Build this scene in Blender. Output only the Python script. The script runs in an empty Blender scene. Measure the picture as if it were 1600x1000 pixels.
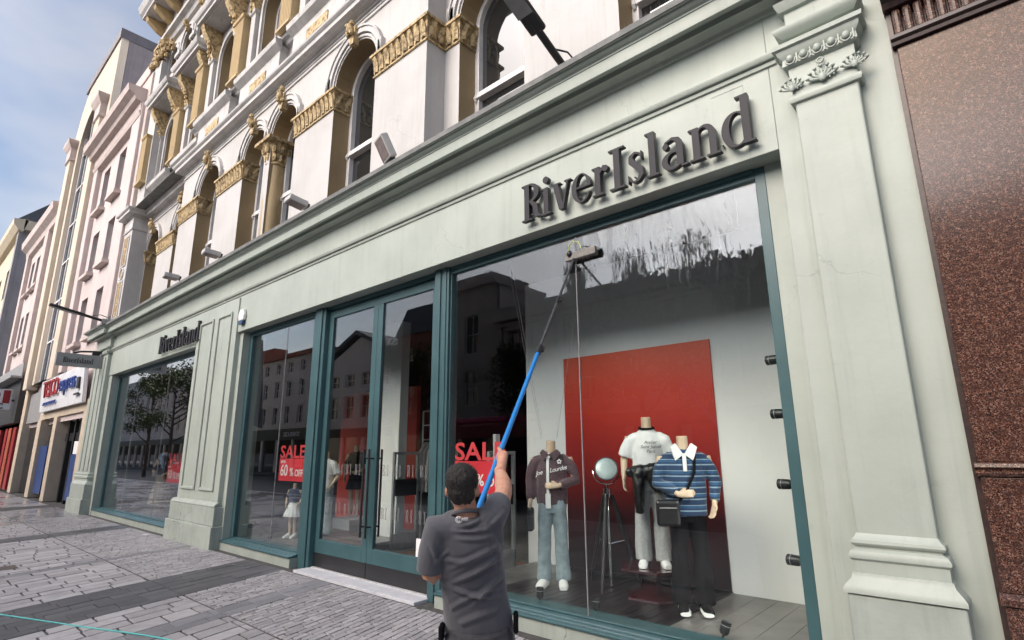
import bpy, bmesh, math, random
import numpy as np
from mathutils import Vector, Matrix
random.seed(7)
scene = bpy.context.scene
col = scene.collection
R = math.radians
# ------------------------------------------------------------------ camera
FPX = 864.4
CAM = Vector((0, -4.588, 1.75))
_y, _p, _r = R(41.604), R(13.328), R(-0.4315)
_F = Vector((-math.sin(_y)*math.cos(_p), math.cos(_y)*math.cos(_p), math.sin(_p)))
_Rt = Vector((math.cos(_y), math.sin(_y), 0)); _U = _Rt.cross(_F)
RT = math.cos(_r)*_Rt + math.sin(_r)*_U; UP = -math.sin(_r)*_Rt + math.cos(_r)*_U
cam = bpy.data.cameras.new('camera'); cam_o = bpy.data.objects.new('camera', cam); col.objects.link(cam_o)
cam.sensor_width = 36; cam.lens = FPX/1600*36; cam.clip_start = .05; cam.clip_end = 2000
mw = Matrix((RT, UP, -_F)).transposed().to_4x4(); mw.translation = CAM; cam_o.matrix_world = mw
scene.camera = cam_o
def at(px, py, d): return CAM + d*((px-800)/FPX*RT - (py-500)/FPX*UP + _F)
def proj(P):
    v = Vector(P)-CAM; d = v.dot(_F)
    return (800+FPX*v.dot(RT)/d, 500-FPX*v.dot(UP)/d, d) if d > .05 else (9e9, 9e9, d)
def on(px, py, axis, val):
    r = (px-800)/FPX*RT - (py-500)/FPX*UP + _F
    return CAM + r*((val-CAM[axis])/r[axis])
# ------------------------------------------------------------------ world and sun
SUN_EL, SUN_AZ = 38, 192          # azimuth measured so that 180 = -Y (across the street)
sd = Vector((math.sin(R(SUN_AZ))*math.cos(R(SUN_EL)), math.cos(R(SUN_AZ))*math.cos(R(SUN_EL)), math.sin(R(SUN_EL))))
w = bpy.data.worlds.new('World'); scene.world = w; w.use_nodes = True
nt = w.node_tree; nt.nodes.clear()
def N(nt, t, **k):
    n = nt.nodes.new('ShaderNode'+t)
    for a, b in k.items(): setattr(n, a, b)
    return n
sky = N(nt, 'TexSky'); sky.sky_type = 'NISHITA'; sky.sun_disc = False
sky.sun_elevation = R(SUN_EL); sky.sun_rotation = R(SUN_AZ); sky.air_density = 1.2; sky.dust_density = 6.0; sky.ozone_density = 3.0
tc = N(nt, 'TexCoord'); mp = N(nt, 'Mapping'); mp.inputs['Scale'].default_value = (1.0, 1.0, 2.2); mp.inputs['Rotation'].default_value = (.1, .35, .6)
ns = N(nt, 'TexNoise'); ns.inputs['Scale'].default_value = 1.35; ns.inputs['Detail'].default_value = 5; ns.inputs['Roughness'].default_value = .5
rp = N(nt, 'ValToRGB'); rp.color_ramp.elements[0].position = .34; rp.color_ramp.elements[1].position = .68
mx = N(nt, 'Mix', data_type='RGBA'); bg = N(nt, 'Background'); wo = N(nt, 'OutputWorld')
bw = N(nt, 'RGBToBW'); nt.links.new(sky.outputs[0], bw.inputs[0])
cl = N(nt, 'VectorMath', operation='SCALE'); cl.inputs[0].default_value = (.97, .97, 1.02); pw = N(nt, 'Math', operation='POWER'); pw.inputs[1].default_value = 1.12; mm = N(nt, 'Math', operation='MULTIPLY'); mm.inputs[1].default_value = 2.25; nt.links.new(pw.outputs[0], mm.inputs[0])
nt.links.new(bw.outputs[0], pw.inputs[0]); nt.links.new(mm.outputs[0], cl.inputs['Scale']); nt.links.new(cl.outputs[0], mx.inputs[7])
nt.links.new(tc.outputs['Generated'], mp.inputs[0]); nt.links.new(mp.outputs[0], ns.inputs[0]); nt.links.new(ns.outputs[0], rp.inputs[0])
nt.links.new(rp.outputs[0], mx.inputs[0]); hs = N(nt, 'HueSaturation'); hs.inputs['Saturation'].default_value = 2.0; hs.inputs['Value'].default_value = 1.1; nt.links.new(sky.outputs[0], hs.inputs['Color']); nt.links.new(hs.outputs[0], mx.inputs[6]); nt.links.new(mx.outputs[2], bg.inputs[0]); nt.links.new(bg.outputs[0], wo.inputs[0])
bg.inputs[1].default_value = .108
sun = bpy.data.lights.new('sun', 'SUN'); sun.energy = .7; sun.angle = R(50); sun.color = (1, .93, .84)
sun_o = bpy.data.objects.new('sun', sun); col.objects.link(sun_o); sun_o.rotation_euler = sd.to_track_quat('Z', 'Y').to_euler()
scene.view_settings.view_transform = 'Standard'; scene.view_settings.look = 'None'; scene.view_settings.gamma = 1
scene.view_settings.use_curve_mapping = False
scene.view_settings.exposure = 0.6
scene.cycles.max_bounces = 10; scene.cycles.transparent_max_bounces = 16; scene.cycles.caustics_reflective = False; scene.cycles.caustics_refractive = False
# ------------------------------------------------------------------ helpers
ORG = {}
def tag(o, label=None, cat=None, group=None, kind=None):
    if label: o['label'] = label
    if cat: o['category'] = cat
    if group: o['group'] = group
    if kind: o['kind'] = kind
    return o
def thing(name, label, cat, loc=(0, 0, 0), rz=0, group=None):
    o = bpy.data.objects.new(name, None); col.objects.link(o); o.empty_display_size = .1
    o.location = loc; o.rotation_euler = (0, 0, rz); ORG[o.name] = Vector((0, 0, 0)) if rz else Vector(loc)
    return tag(o, label, cat, group)
def dup(o, parent=None):
    c = o.copy(); col.objects.link(c); ORG[c.name] = ORG.get(o.name, Vector())
    if parent is not None: c.parent = parent
    for ch in list(o.children): dup(ch, c)
    return c
class MB:
    def __init__(s): s.v = []; s.f = []; s.attr = []
    def add(s, vs, fs, tone=0):
        b = len(s.v); s.v += [tuple(p) for p in vs]; s.f += [tuple(i+b for i in f) for f in fs]; s.attr += [tone]*len(fs); return s
    def box(s, x0, x1, y0, y1, z0, z1, tone=0):
        vs = [(x0,y0,z0),(x1,y0,z0),(x1,y1,z0),(x0,y1,z0),(x0,y0,z1),(x1,y0,z1),(x1,y1,z1),(x0,y1,z1)]
        return s.add(vs, [(0,3,2,1),(4,5,6,7),(0,1,5,4),(1,2,6,5),(2,3,7,6),(3,0,4,7)], tone)
    def obox(s, c, ax, hx, hy, hz):       # oriented box: ax = 3 unit vectors
        c = Vector(c); vs = []
        for k in (-1, 1):
            for i, j in ((-1,-1),(1,-1),(1,1),(-1,1)): vs.append(c+ax[0]*(i*hx)+ax[1]*(j*hy)+ax[2]*(k*hz))
        return s.add(vs, [(0,3,2,1),(4,5,6,7),(0,1,5,4),(1,2,6,5),(2,3,7,6),(3,0,4,7)])
    def quad(s, a, b, c, d, tone=0): return s.add([a, b, c, d], [(0, 1, 2, 3)], tone)
    def prism(s, poly, a0, a1, axis='y', tone=0):   # poly in the other two axes
        n = len(poly)
        def P(u, v, a): return {'y': (u, a, v), 'x': (a, u, v), 'z': (u, v, a)}[axis]
        vs = [P(u, v, a0) for u, v in poly]+[P(u, v, a1) for u, v in poly]
        return s.add(vs, [tuple(range(n-1, -1, -1)), tuple(range(n, 2*n))]+[(i, (i+1) % n, n+(i+1) % n, n+i) for i in range(n)], tone)
    def run(s, prof, x0, x1, m0=0, m1=0, yref=0):     # profile (y,z) swept along x; m = mitre (x shifts by m*(yref-y)); closed with ends
        n = len(prof)
        vs = [(x0-m0*(yref-y), y, z) for y, z in prof]+[(x1+m1*(yref-y), y, z) for y, z in prof]
        return s.add(vs, [(i, i+1, n+i+1, n+i) for i in range(n-1)]+[tuple(range(n-1, -1, -1)), tuple(range(n, 2*n))])
    def wrap(s, prof, x0, x1, y0, yback):    # moulding wrapped round three sides of a projecting block; prof = (out, z)
        n = len(prof); vs = []
        for o, z in prof: vs += [(x0-o, yback, z), (x0-o, y0-o, z), (x1+o, y0-o, z), (x1+o, yback, z)]
        fs = []
        for i in range(n-1):
            for k in range(3): a = i*4+k; fs.append((a, a+1, a+5, a+4))
        fs.append((0, 1, 2, 3)); t = (n-1)*4; fs.append((t+3, t+2, t+1, t))
        return s.add(vs, fs)
    def tube(s, pts, rad, seg=10, side=None, cap=True, flat=0):
        pts = [Vector(p) for p in pts]; n = len(pts); rings = []
        if not hasattr(rad, '__len__'): rad = [rad]*n
        prev = None
        for i, p in enumerate(pts):
            t = (pts[min(i+1, n-1)]-pts[max(i-1, 0)]).normalized()
            if side is not None: a = Vector(side)
            elif prev is not None: a = prev
            else: a = Vector((1, 0, 0)) if abs(t.x) < .8 else Vector((0, 1, 0))
            a = (a-t*a.dot(t)).normalized(); b = t.cross(a); prev = a
            r = rad[i]; ra, rb = (r if hasattr(r, '__len__') else (r, r))
            rings.append([p+a*(ra*math.cos(2*math.pi*k/seg))+b*(rb*math.sin(2*math.pi*k/seg)) for k in range(seg)])
        return s.loft(rings, cap)
    def loft(s, rings, cap=True, tone=0):
        seg = len(rings[0]); vs = [p for r in rings for p in r]; fs = []
        for i in range(len(rings)-1):
            for k in range(seg): fs.append((i*seg+k, i*seg+(k+1) % seg, (i+1)*seg+(k+1) % seg, (i+1)*seg+k))
        if cap: fs.append(tuple(range(seg-1, -1, -1))); m = (len(rings)-1)*seg; fs.append(tuple(range(m, m+seg)))
        return s.add(vs, fs, tone)
    def lathe(s, prof, c, seg=16):     # prof = (r,z)
        return s.loft([[(c[0]+r*math.cos(2*math.pi*k/seg), c[1]+r*math.sin(2*math.pi*k/seg), c[2]+z) for k in range(seg)] for r, z in prof])
    def ball(s, c, rx, ry, rz, seg=10, rings=6, ax=None):
        c = Vector(c); ax = ax or (Vector((1,0,0)), Vector((0,1,0)), Vector((0,0,1))); rr = []
        for i in range(1, rings):
            th = math.pi*i/rings
            rr.append([c+ax[0]*(rx*math.sin(th)*math.cos(2*math.pi*k/seg))+ax[1]*(ry*math.sin(th)*math.sin(2*math.pi*k/seg))-ax[2]*(rz*math.cos(th)) for k in range(seg)])
        return s.loft(rr)
    def mesh(s, name, off=Vector()):
        me = bpy.data.meshes.new(name); me.from_pydata([tuple(Vector(p)-off) for p in s.v], [], s.f)
        if any(s.attr): at_ = me.attributes.new('tone', 'FLOAT', 'FACE'); at_.data.foreach_set('value', np.array(s.attr, dtype=np.float32))
        return me
    def build(s, name, mat, parent=None, bevel=0, smooth=None, kind=None, fix=True):
        off = ORG.get(parent.name, Vector()) if parent is not None else Vector()
        me = s.mesh(name, off)
        if fix:
            bm = bmesh.new(); bm.from_mesh(me); bmesh.ops.recalc_face_normals(bm, faces=bm.faces); bm.to_mesh(me); bm.free()
        return obj(name, me, mat, parent, bevel, smooth, kind, off)
def obj(name, me, mat, parent=None, bevel=0, smooth=None, kind=None, off=Vector()):
    if mat is not None: me.materials.append(mat)
    if smooth is not None: me.shade_smooth(); me.set_sharp_from_angle(angle=R(smooth))
    o = bpy.data.objects.new(name, me); col.objects.link(o); ORG[o.name] = Vector(off)
    if parent is not None: o.parent = parent
    if bevel:
        b = o.modifiers.new('bevel', 'BEVEL'); b.width = bevel; b.segments = 2; b.limit_method = 'ANGLE'; b.angle_limit = R(40)
    if kind: o['kind'] = kind
    return o
def fuse(mb, name, mat, parent, voxel=.014, smooth_it=4, fn=None, off=None):   # union of closed shapes -> one continuous surface
    off = ORG.get(parent.name, Vector()) if off is None else off
    me = mb.mesh('tmp', off); t = bpy.data.objects.new('tmp', me); col.objects.link(t)
    m = t.modifiers.new('r', 'REMESH'); m.mode = 'VOXEL'; m.voxel_size = voxel
    s = t.modifiers.new('s', 'SMOOTH'); s.iterations = smooth_it; s.factor = .5
    dg = bpy.context.evaluated_depsgraph_get(); me2 = bpy.data.meshes.new_from_object(t.evaluated_get(dg))
    bpy.data.objects.remove(t); bpy.data.meshes.remove(me); me2.name = name
    if fn:
        nv = len(me2.vertices); me2.update(); nrm = [v.normal.copy() for v in me2.vertices]
        for v, n in zip(me2.vertices, nrm): v.co = v.co + n*fn(v.co+off)
    me2.materials.clear()
    return obj(name, me2, mat, parent, smooth=60, off=off)
# ------------------------------------------------------------------ materials
def base_mat(name):
    m = bpy.data.materials.new(name); m.use_nodes = True; nt = m.node_tree
    return m, nt, nt.nodes['Principled BSDF']
def lk(nt, a, b): nt.links.new(a, b)
def noise(nt, scale, detail=4, rough=.55, vec=None, stretch=None, src='pos'):
    if vec is None:
        vec = N(nt, 'NewGeometry').outputs['Position'] if src == 'pos' else N(nt, 'TexCoord').outputs['Object']
    if stretch:
        m = N(nt, 'Mapping'); m.inputs['Scale'].default_value = stretch; lk(nt, vec, m.inputs[0]); vec = m.outputs[0]
    n = N(nt, 'TexNoise'); n.inputs['Scale'].default_value = scale; n.inputs['Detail'].default_value = detail; n.inputs['Roughness'].default_value = rough
    lk(nt, vec, n.inputs[0]); return n.outputs[0]
def ramp(nt, x, p0, p1, c0=(0, 0, 0, 1), c1=(1, 1, 1, 1)):
    r = N(nt, 'ValToRGB'); r.color_ramp.elements[0].position = p0; r.color_ramp.elements[1].position = p1
    r.color_ramp.elements[0].color = c0; r.color_ramp.elements[1].color = c1; lk(nt, x, r.inputs[0]); return r.outputs[0]
def mixc(nt, fac, a, b, mode='MIX'):
    m = N(nt, 'Mix', data_type='RGBA', blend_type=mode)
    for i, x in ((0, fac), (6, a), (7, b)):
        if hasattr(x, 'is_output'): lk(nt, x, m.inputs[i])
        else: m.inputs[i].default_value = x if i == 0 or len(x) == 4 else (*x, 1)
    return m.outputs[2]
def bumpn(nt, bs, h, strength=.3, dist=.01):
    b = N(nt, 'Bump'); b.inputs['Strength'].default_value = strength; b.inputs['Distance'].default_value = dist
    lk(nt, h, b.inputs['Height']); lk(nt, b.outputs[0], bs.inputs['Normal']); return b
def wear(nt, cc, c, amt):
    # hairline cracks in patches, rubbed chips and small scuffs
    pos = N(nt, 'NewGeometry').outputs['Position']; nz = N(nt, 'TexNoise'); nz.inputs['Scale'].default_value = 3.5; nz.inputs['Detail'].default_value = 5; lk(nt, pos, nz.inputs[0])
    sc = N(nt, 'VectorMath', operation='SCALE'); sc.inputs['Scale'].default_value = .5; lk(nt, nz.outputs['Color'], sc.inputs[0]); ad = N(nt, 'VectorMath', operation='ADD'); lk(nt, pos, ad.inputs[0]); lk(nt, sc.outputs[0], ad.inputs[1])
    v = N(nt, 'TexVoronoi', feature='DISTANCE_TO_EDGE'); v.inputs['Scale'].default_value = .85; lk(nt, ad.outputs[0], v.inputs[0])
    cr_ = ramp(nt, v.outputs['Distance'], .002, .006, (1, 1, 1, 1), (0, 0, 0, 1)); ms = ramp(nt, noise(nt, .7, 3), .52, .6)
    m1 = N(nt, 'Math', operation='MULTIPLY'); lk(nt, cr_, m1.inputs[0]); lk(nt, ms, m1.inputs[1]); m2 = N(nt, 'Math', operation='MULTIPLY'); m2.inputs[1].default_value = amt; lk(nt, m1.outputs[0], m2.inputs[0])
    cc = mixc(nt, m2.outputs[0], cc, tuple(x*.3 for x in c))
    cc = mixc(nt, ramp(nt, noise(nt, 26, 5, .75), .7, .74), cc, mixc(nt, amt*.7, cc, (.16, .15, .13)))
    cc = mixc(nt, ramp(nt, noise(nt, 19, 5, .75, stretch=(1, 1, .5)), .715, .735), cc, mixc(nt, amt*.8, cc, (.72, .73, .7)))
    return mixc(nt, ramp(nt, noise(nt, .55, 6, .7), .5, .8), cc, mixc(nt, amt*.35, cc, tuple(x*.5 for x in c)))
def mat(name, c, c2=None, rough=.6, ns=2.5, amt=(.4, .7), streak=0, bump=0, bs_=60, metal=0, spec=.5, spots=0, tone=0, rvar=0, src='pos', sheen=0, coat=0, worn=0):
    m, nt, b = base_mat(name)
    c2 = c2 or tuple(x*.82 for x in c)
    cc = mixc(nt, ramp(nt, noise(nt, ns, 6, .6, src=src), *amt), c, c2)
    if streak:      # vertical run marks
        cc = mixc(nt, ramp(nt, noise(nt, 1, 5, .65, stretch=(9, 9, .55)), .52, .8), cc, mixc(nt, streak, cc, tuple(x*.45 for x in c)))
    if spots:
        cc = mixc(nt, ramp(nt, noise(nt, 14, 4, .6), .66, .72), cc, mixc(nt, spots, cc, tuple(x*.35 for x in c)))
    if tone:
        a = N(nt, 'Attribute', attribute_name='tone'); mr = N(nt, 'MapRange'); mr.inputs['From Min'].default_value = 0; mr.inputs['From Max'].default_value = 1
        mr.inputs['To Min'].default_value = 1-tone; mr.inputs['To Max'].default_value = 1+tone; lk(nt, a.outputs['Fac'], mr.inputs['Value'])
        vm = N(nt, 'VectorMath', operation='SCALE'); lk(nt, cc, vm.inputs[0]); lk(nt, mr.outputs[0], vm.inputs['Scale']); cc = vm.outputs[0]
    if worn: cc = wear(nt, cc, c, worn)
    lk(nt, cc, b.inputs['Base Color']); b.inputs['Roughness'].default_value = rough; b.inputs['Metallic'].default_value = metal
    b.inputs['Specular IOR Level'].default_value = spec
    if rvar:
        mr = N(nt, 'MapRange'); mr.inputs['To Min'].default_value = max(.03, rough-rvar); mr.inputs['To Max'].default_value = min(1, rough+rvar)
        lk(nt, noise(nt, 4, 4), mr.inputs['Value']); lk(nt, mr.outputs[0], b.inputs['Roughness'])
    if sheen: b.inputs['Sheen Weight'].default_value = sheen
    if coat: b.inputs['Coat Weight'].default_value = coat; b.inputs['Coat Roughness'].default_value = .05
    if bump: bumpn(nt, b, noise(nt, bs_, 5, .6, src=src), bump, .01)
    return m
def glass_mat(name, tint=(.94, .97, .96), wet=False, gain=1.5):
    m = bpy.data.materials.new(name); m.use_nodes = True; nt = m.node_tree; nt.nodes.clear()
    o = N(nt, 'OutputMaterial'); t = N(nt, 'BsdfTransparent'); t.inputs[0].default_value = (*tint, 1)
    g = N(nt, 'BsdfGlossy'); g.inputs['Roughness'].default_value = 0.0; g.inputs[0].default_value = (.97, .98, 1, 1)
    lw = N(nt, 'LayerWeight'); lw.inputs[0].default_value = .5; p5 = N(nt, 'Math', operation='POWER'); p5.inputs[1].default_value = 3.7; lk(nt, lw.outputs['Facing'], p5.inputs[0])
    fr = N(nt, 'Math', operation='MULTIPLY_ADD'); fr.inputs[1].default_value = .98; fr.inputs[2].default_value = .018; lk(nt, p5.outputs[0], fr.inputs[0])
    mu = N(nt, 'Math', operation='MULTIPLY', use_clamp=True); mu.inputs[1].default_value = gain; lk(nt, fr.outputs[0], mu.inputs[0])
    mixs = N(nt, 'MixShader'); lk(nt, mu.outputs[0], mixs.inputs[0]); lk(nt, t.outputs[0], mixs.inputs[1]); lk(nt, g.outputs[0], mixs.inputs[2])
    last = mixs.outputs[0]
    pos = N(nt, 'NewGeometry').outputs['Position']
    if wet:   # soapy runs on the upper part of the pane that is being washed
        sep = N(nt, 'SeparateXYZ'); lk(nt, pos, sep.inputs[0])
        h = noise(nt, 1, 4, .62, vec=pos, stretch=(8, 1, 1.7)); h2 = noise(nt, 4, 2, .5, vec=pos, stretch=(2, 1, 1))
        # wet mask: higher than a wavy line that drops to the right
        a = N(nt, 'Math', operation='MULTIPLY_ADD'); a.inputs[1].default_value = .34; a.inputs[2].default_value = -1.95; lk(nt, sep.outputs[0], a.inputs[0])
        s1 = N(nt, 'Math', operation='ADD'); lk(nt, sep.outputs[2], s1.inputs[0]); lk(nt, a.outputs[0], s1.inputs[1])
        s2 = N(nt, 'Math', operation='MULTIPLY_ADD'); s2.inputs[1].default_value = 1.5; lk(nt, h, s2.inputs[0]); lk(nt, s1.outputs[0], s2.inputs[2])
        mask = N(nt, 'MapRange', interpolation_type='SMOOTHSTEP'); mask.inputs['From Min'].default_value = 1.15; mask.inputs['From Max'].default_value = 1.75; lk(nt, s2.outputs[0], mask.inputs['Value'])
        hh = N(nt, 'Math', operation='ADD'); lk(nt, h, hh.inputs[0]); lk(nt, h2, hh.inputs[1])
        b = N(nt, 'Bump'); b.inputs['Distance'].default_value = .02; lk(nt, hh.outputs[0], b.inputs['Height'])
        st = N(nt, 'Math', operation='MULTIPLY'); st.inputs[1].default_value = .17; lk(nt, mask.outputs[0], st.inputs[0]); lk(nt, st.outputs[0], b.inputs['Strength'])
        lk(nt, b.outputs[0], g.inputs['Normal'])
        d = N(nt, 'BsdfDiffuse'); d.inputs[0].default_value = (.8, .82, .85, 1)
        vo = N(nt, 'TexVoronoi', feature='DISTANCE_TO_EDGE'); vo.inputs['Scale'].default_value = 1; mpv = N(nt, 'Mapping'); mpv.inputs['Scale'].default_value = (7.5, 1, 2.0); wv = N(nt, 'VectorMath', operation='ADD'); nz = N(nt, 'TexNoise'); nz.inputs['Scale'].default_value = 9; lk(nt, pos, nz.inputs[0]); sc_ = N(nt, 'VectorMath', operation='SCALE'); sc_.inputs['Scale'].default_value = .09; lk(nt, nz.outputs['Color'], sc_.inputs[0]); lk(nt, pos, wv.inputs[0]); lk(nt, sc_.outputs[0], wv.inputs[1]); lk(nt, wv.outputs[0], mpv.inputs[0]); lk(nt, mpv.outputs[0], vo.inputs[0])
        edge = ramp(nt, noise(nt, 1, 3, .6, vec=wv.outputs[0], stretch=(34, 1, 1.3)), .62, .72); e2 = N(nt, 'Math', operation='MULTIPLY'); lk(nt, edge, e2.inputs[0]); lk(nt, mask.outputs[0], e2.inputs[1])
        e3 = N(nt, 'Math', operation='MULTIPLY'); e3.inputs[1].default_value = .09; lk(nt, e2.outputs[0], e3.inputs[0])
        m2 = N(nt, 'MixShader'); lk(nt, e3.outputs[0], m2.inputs[0]); lk(nt, last, m2.inputs[1]); lk(nt, d.outputs[0], m2.inputs[2]); last = m2.outputs[0]
    else:
        b = N(nt, 'Bump'); b.inputs['Distance'].default_value = .02; b.inputs['Strength'].default_value = .006
        lk(nt, noise(nt, .9, 2, .5, vec=pos), b.inputs['Height']); lk(nt, b.outputs[0], g.inputs['Normal'])
    lk(nt, last, o.inputs[0]); return m
G = {}
G['sage'] = mat('sage_paint', (.385, .428, .38), (.335, .373, .33), rough=.5, ns=1.1, streak=.3, bump=.16, bs_=14, spots=.12, worn=.26, rvar=.12)
G['sage_base'] = mat('sage_paint_worn', (.37, .41, .365), (.27, .305, .275), rough=.6, ns=3, amt=(.35, .8), streak=.45, bump=.25, bs_=18, spots=.4, worn=.8)
G['teal'] = mat('teal_paint', (.036, .088, .098), (.048, .11, .12), rough=.4, ns=2, bump=.03, bs_=40)
G['teal_lt'] = mat('teal_paint_sill', (.08, .175, .2), (.06, .14, .16), rough=.35, ns=5)
G['white'] = mat('white_render', (.505, .49, .475), (.43, .412, .395), rough=.75, ns=.8, streak=.32, bump=.15, bs_=12, spots=.14, worn=.3)
G['trim'] = mat('white_trim', (.54, .525, .51), (.37, .355, .34), rough=.7, ns=2.2, amt=(.42, .75), streak=.45, worn=.5)
G['lead'] = mat('cornice_lead', (.12, .125, .12), (.2, .2, .19), rough=.7, ns=6, bump=.3, bs_=30)
G['tan'] = mat('tan_reveal', (.31, .225, .12), (.27, .195, .105), rough=.7, ns=1.5, streak=.15)
G['tanlt'] = mat('tan_pilaster', (.5, .37, .19), (.43, .315, .165), rough=.65, ns=2)
G['gold'] = mat('gold_ornament', (.56, .42, .22), (.17, .115, .06), rough=.75, ns=13, amt=(.44, .64), streak=.5, bump=1.0, bs_=26)
G['col'] = mat('granite_column', (.5, .38, .2), (.36, .26, .14), rough=.5, ns=60, amt=(.4, .6))
G['sash'] = mat('sash_white', (.76, .74, .72), rough=.45, ns=4)
G['dark'] = mat('black_metal', (.014, .014, .016), (.02, .02, .02), rough=.4)
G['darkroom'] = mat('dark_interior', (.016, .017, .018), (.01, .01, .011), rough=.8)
G['grey'] = mat('grey_metal', (.3, .3, .3), (.22, .22, .22), rough=.5, ns=8)
G['ltgrey'] = mat('light_grey_metal', (.5, .5, .51), (.4, .4, .4), rough=.45, ns=8)
G['skin'] = mat('skin', (.52, .29, .2), (.42, .2, .135), rough=.48, ns=28, amt=(.35, .75), src='obj', bump=.12, bs_=220); G['skin'].node_tree.nodes['Principled BSDF'].inputs['Subsurface Weight'].default_value = .12; G['skin'].node_tree.nodes['Principled BSDF'].inputs['Subsurface Scale'].default_value = .01
G['doll'] = mat('mannequin_skin', (.56, .42, .3), (.52, .39, .28), rough=.4)
G['wht'] = mat('white_plain', (.8, .8, .8), (.76, .76, .76), rough=.6)
G['glass'] = glass_mat('shop_glass'); G['glass_wet'] = glass_mat('wet_glass', wet=True)
def pane_mat():
    m, nt, b = base_mat('sash_glass'); b.inputs['Base Color'].default_value = (.012, .014, .016, 1); b.inputs['Roughness'].default_value = .02; b.inputs['Specular IOR Level'].default_value = 1.0; b.inputs['IOR'].default_value = 1.8
    bumpn(nt, b, noise(nt, .8, 2), .01, .02); return m
G['pane'] = pane_mat()
# ------------------------------------------------------------------ lettering
def _rect(x0, x1, y0, y1): return lambda X, Y: np.maximum(np.maximum(x0-X, X-x1), np.maximum(y0-Y, Y-y1))
def _ell(cx, cy, rx, ry): return lambda X, Y: (np.sqrt(((X-cx)/rx)**2+((Y-cy)/ry)**2)-1)*min(rx, ry)
def _and(*f): return lambda X, Y: np.maximum.reduce([g(X, Y) for g in f])
def _not(f): return lambda X, Y: -f(X, Y)
def _half(a, b, c): return lambda X, Y: a*X+b*Y-c          # inside where a*x+b*y<c
def _seg(x0, y0, x1, y1, r0, r1=None):
    r1 = r0 if r1 is None else r1
    def f(X, Y):
        dx, dy = x1-x0, y1-y0; t = np.clip(((X-x0)*dx+(Y-y0)*dy)/(dx*dx+dy*dy), 0, 1)
        return np.hypot(X-x0-t*dx, Y-y0-t*dy)-(r0+(r1-r0)*t)
    return f
def _path(pts): return [_seg(a[0], a[1], b[0], b[1], a[2], b[2]) for a, b in zip(pts, pts[1:])]
_st = lambda x0, h: [_rect(x0+.08, x0+.25, 0, h), _rect(x0, x0+.33, 0, .06), _rect(x0, x0+.2, h-.06, h)]
GLY = {
 'R': (.64, [_rect(.09, .27, 0, 1), _rect(0, .37, 0, .06), _rect(0, .3, .94, 1), _and(_ell(.27, .735, .34, .265), _not(_ell(.25, .735, .18, .205)), _half(-1, 0, -.2)), _seg(.34, .47, .46, .36, .05, .08), _seg(.46, .36, .5, .13, .085), _seg(.5, .12, .66, .04, .06, .025)]),
 'i': (.35, _st(0, .72)+[_ell(.165, .92, .1, .1)]),
 'v': (.58, [_and(_seg(.1, .72, .3, -.05, .085), _rect(0, .7, 0, .72)), _and(_seg(.5, .74, .31, -.02, .032), _rect(0, .7, 0, .72)), _rect(0, .27, .665, .72), _rect(.38, .6, .665, .72)]),
 'e': (.58, [_and(_ell(.29, .355, .29, .375), _not(_ell(.31, .36, .155, .315)), _not(_rect(.33, .7, .16, .345))), _rect(.1, .565, .345, .405), _seg(.53, .2, .42, .07, .02, .035)]),
 'r': (.46, _st(0, .72)+[_seg(.2, .52, .34, .68, .03, .04), _ell(.39, .62, .085, .085)]),
 'I': (.46, [_rect(.13, .31, 0, 1), _rect(0, .44, 0, .06), _rect(0, .44, .94, 1)]),
 's': (.46, _path([(.37, .53, .015), (.33, .66, .03), (.22, .7, .035), (.11, .63, .055), (.12, .51, .075), (.22, .41, .085), (.33, .3, .085), (.36, .17, .065), (.28, .05, .04), (.18, .02, .03), (.08, .09, .03), (.04, .21, .015)])+[_rect(.36, .4, .5, .72), _rect(.015, .055, 0, .22)]),
 'l': (.35, _st(0, 1.04)),
 'a': (.62, [_rect(.36, .525, .05, .52)]+_path([(.1, .53, .05), (.13, .64, .03), (.28, .69, .035), (.41, .63, .06), (.44, .5, .08)])+[_ell(.12, .55, .075, .075), _and(_ell(.26, .2, .26, .21), _not(_ell(.3, .21, .14, .145)), _half(1, 0, .45)), _path([(.3, .385, .03), (.44, .42, .03)])[0], _rect(.44, .63, 0, .06)]),
 'n': (.68, _st(0, .72)+[_and(_ell(.37, .46, .235, .27), _not(_ell(.33, .45, .12, .2)), _half(0, -1, -.44)), _rect(.44, .605, 0, .47), _rect(.37, .68, 0, .06)]),
 'd': (.66, [_rect(.42, .59, 0, 1.04), _rect(.32, .55, .98, 1.04), _rect(.5, .67, 0, .06), _and(_ell(.3, .36, .3, .38), _not(_ell(.33, .36, .155, .315)), _half(1, 0, .5))]),
}
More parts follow.
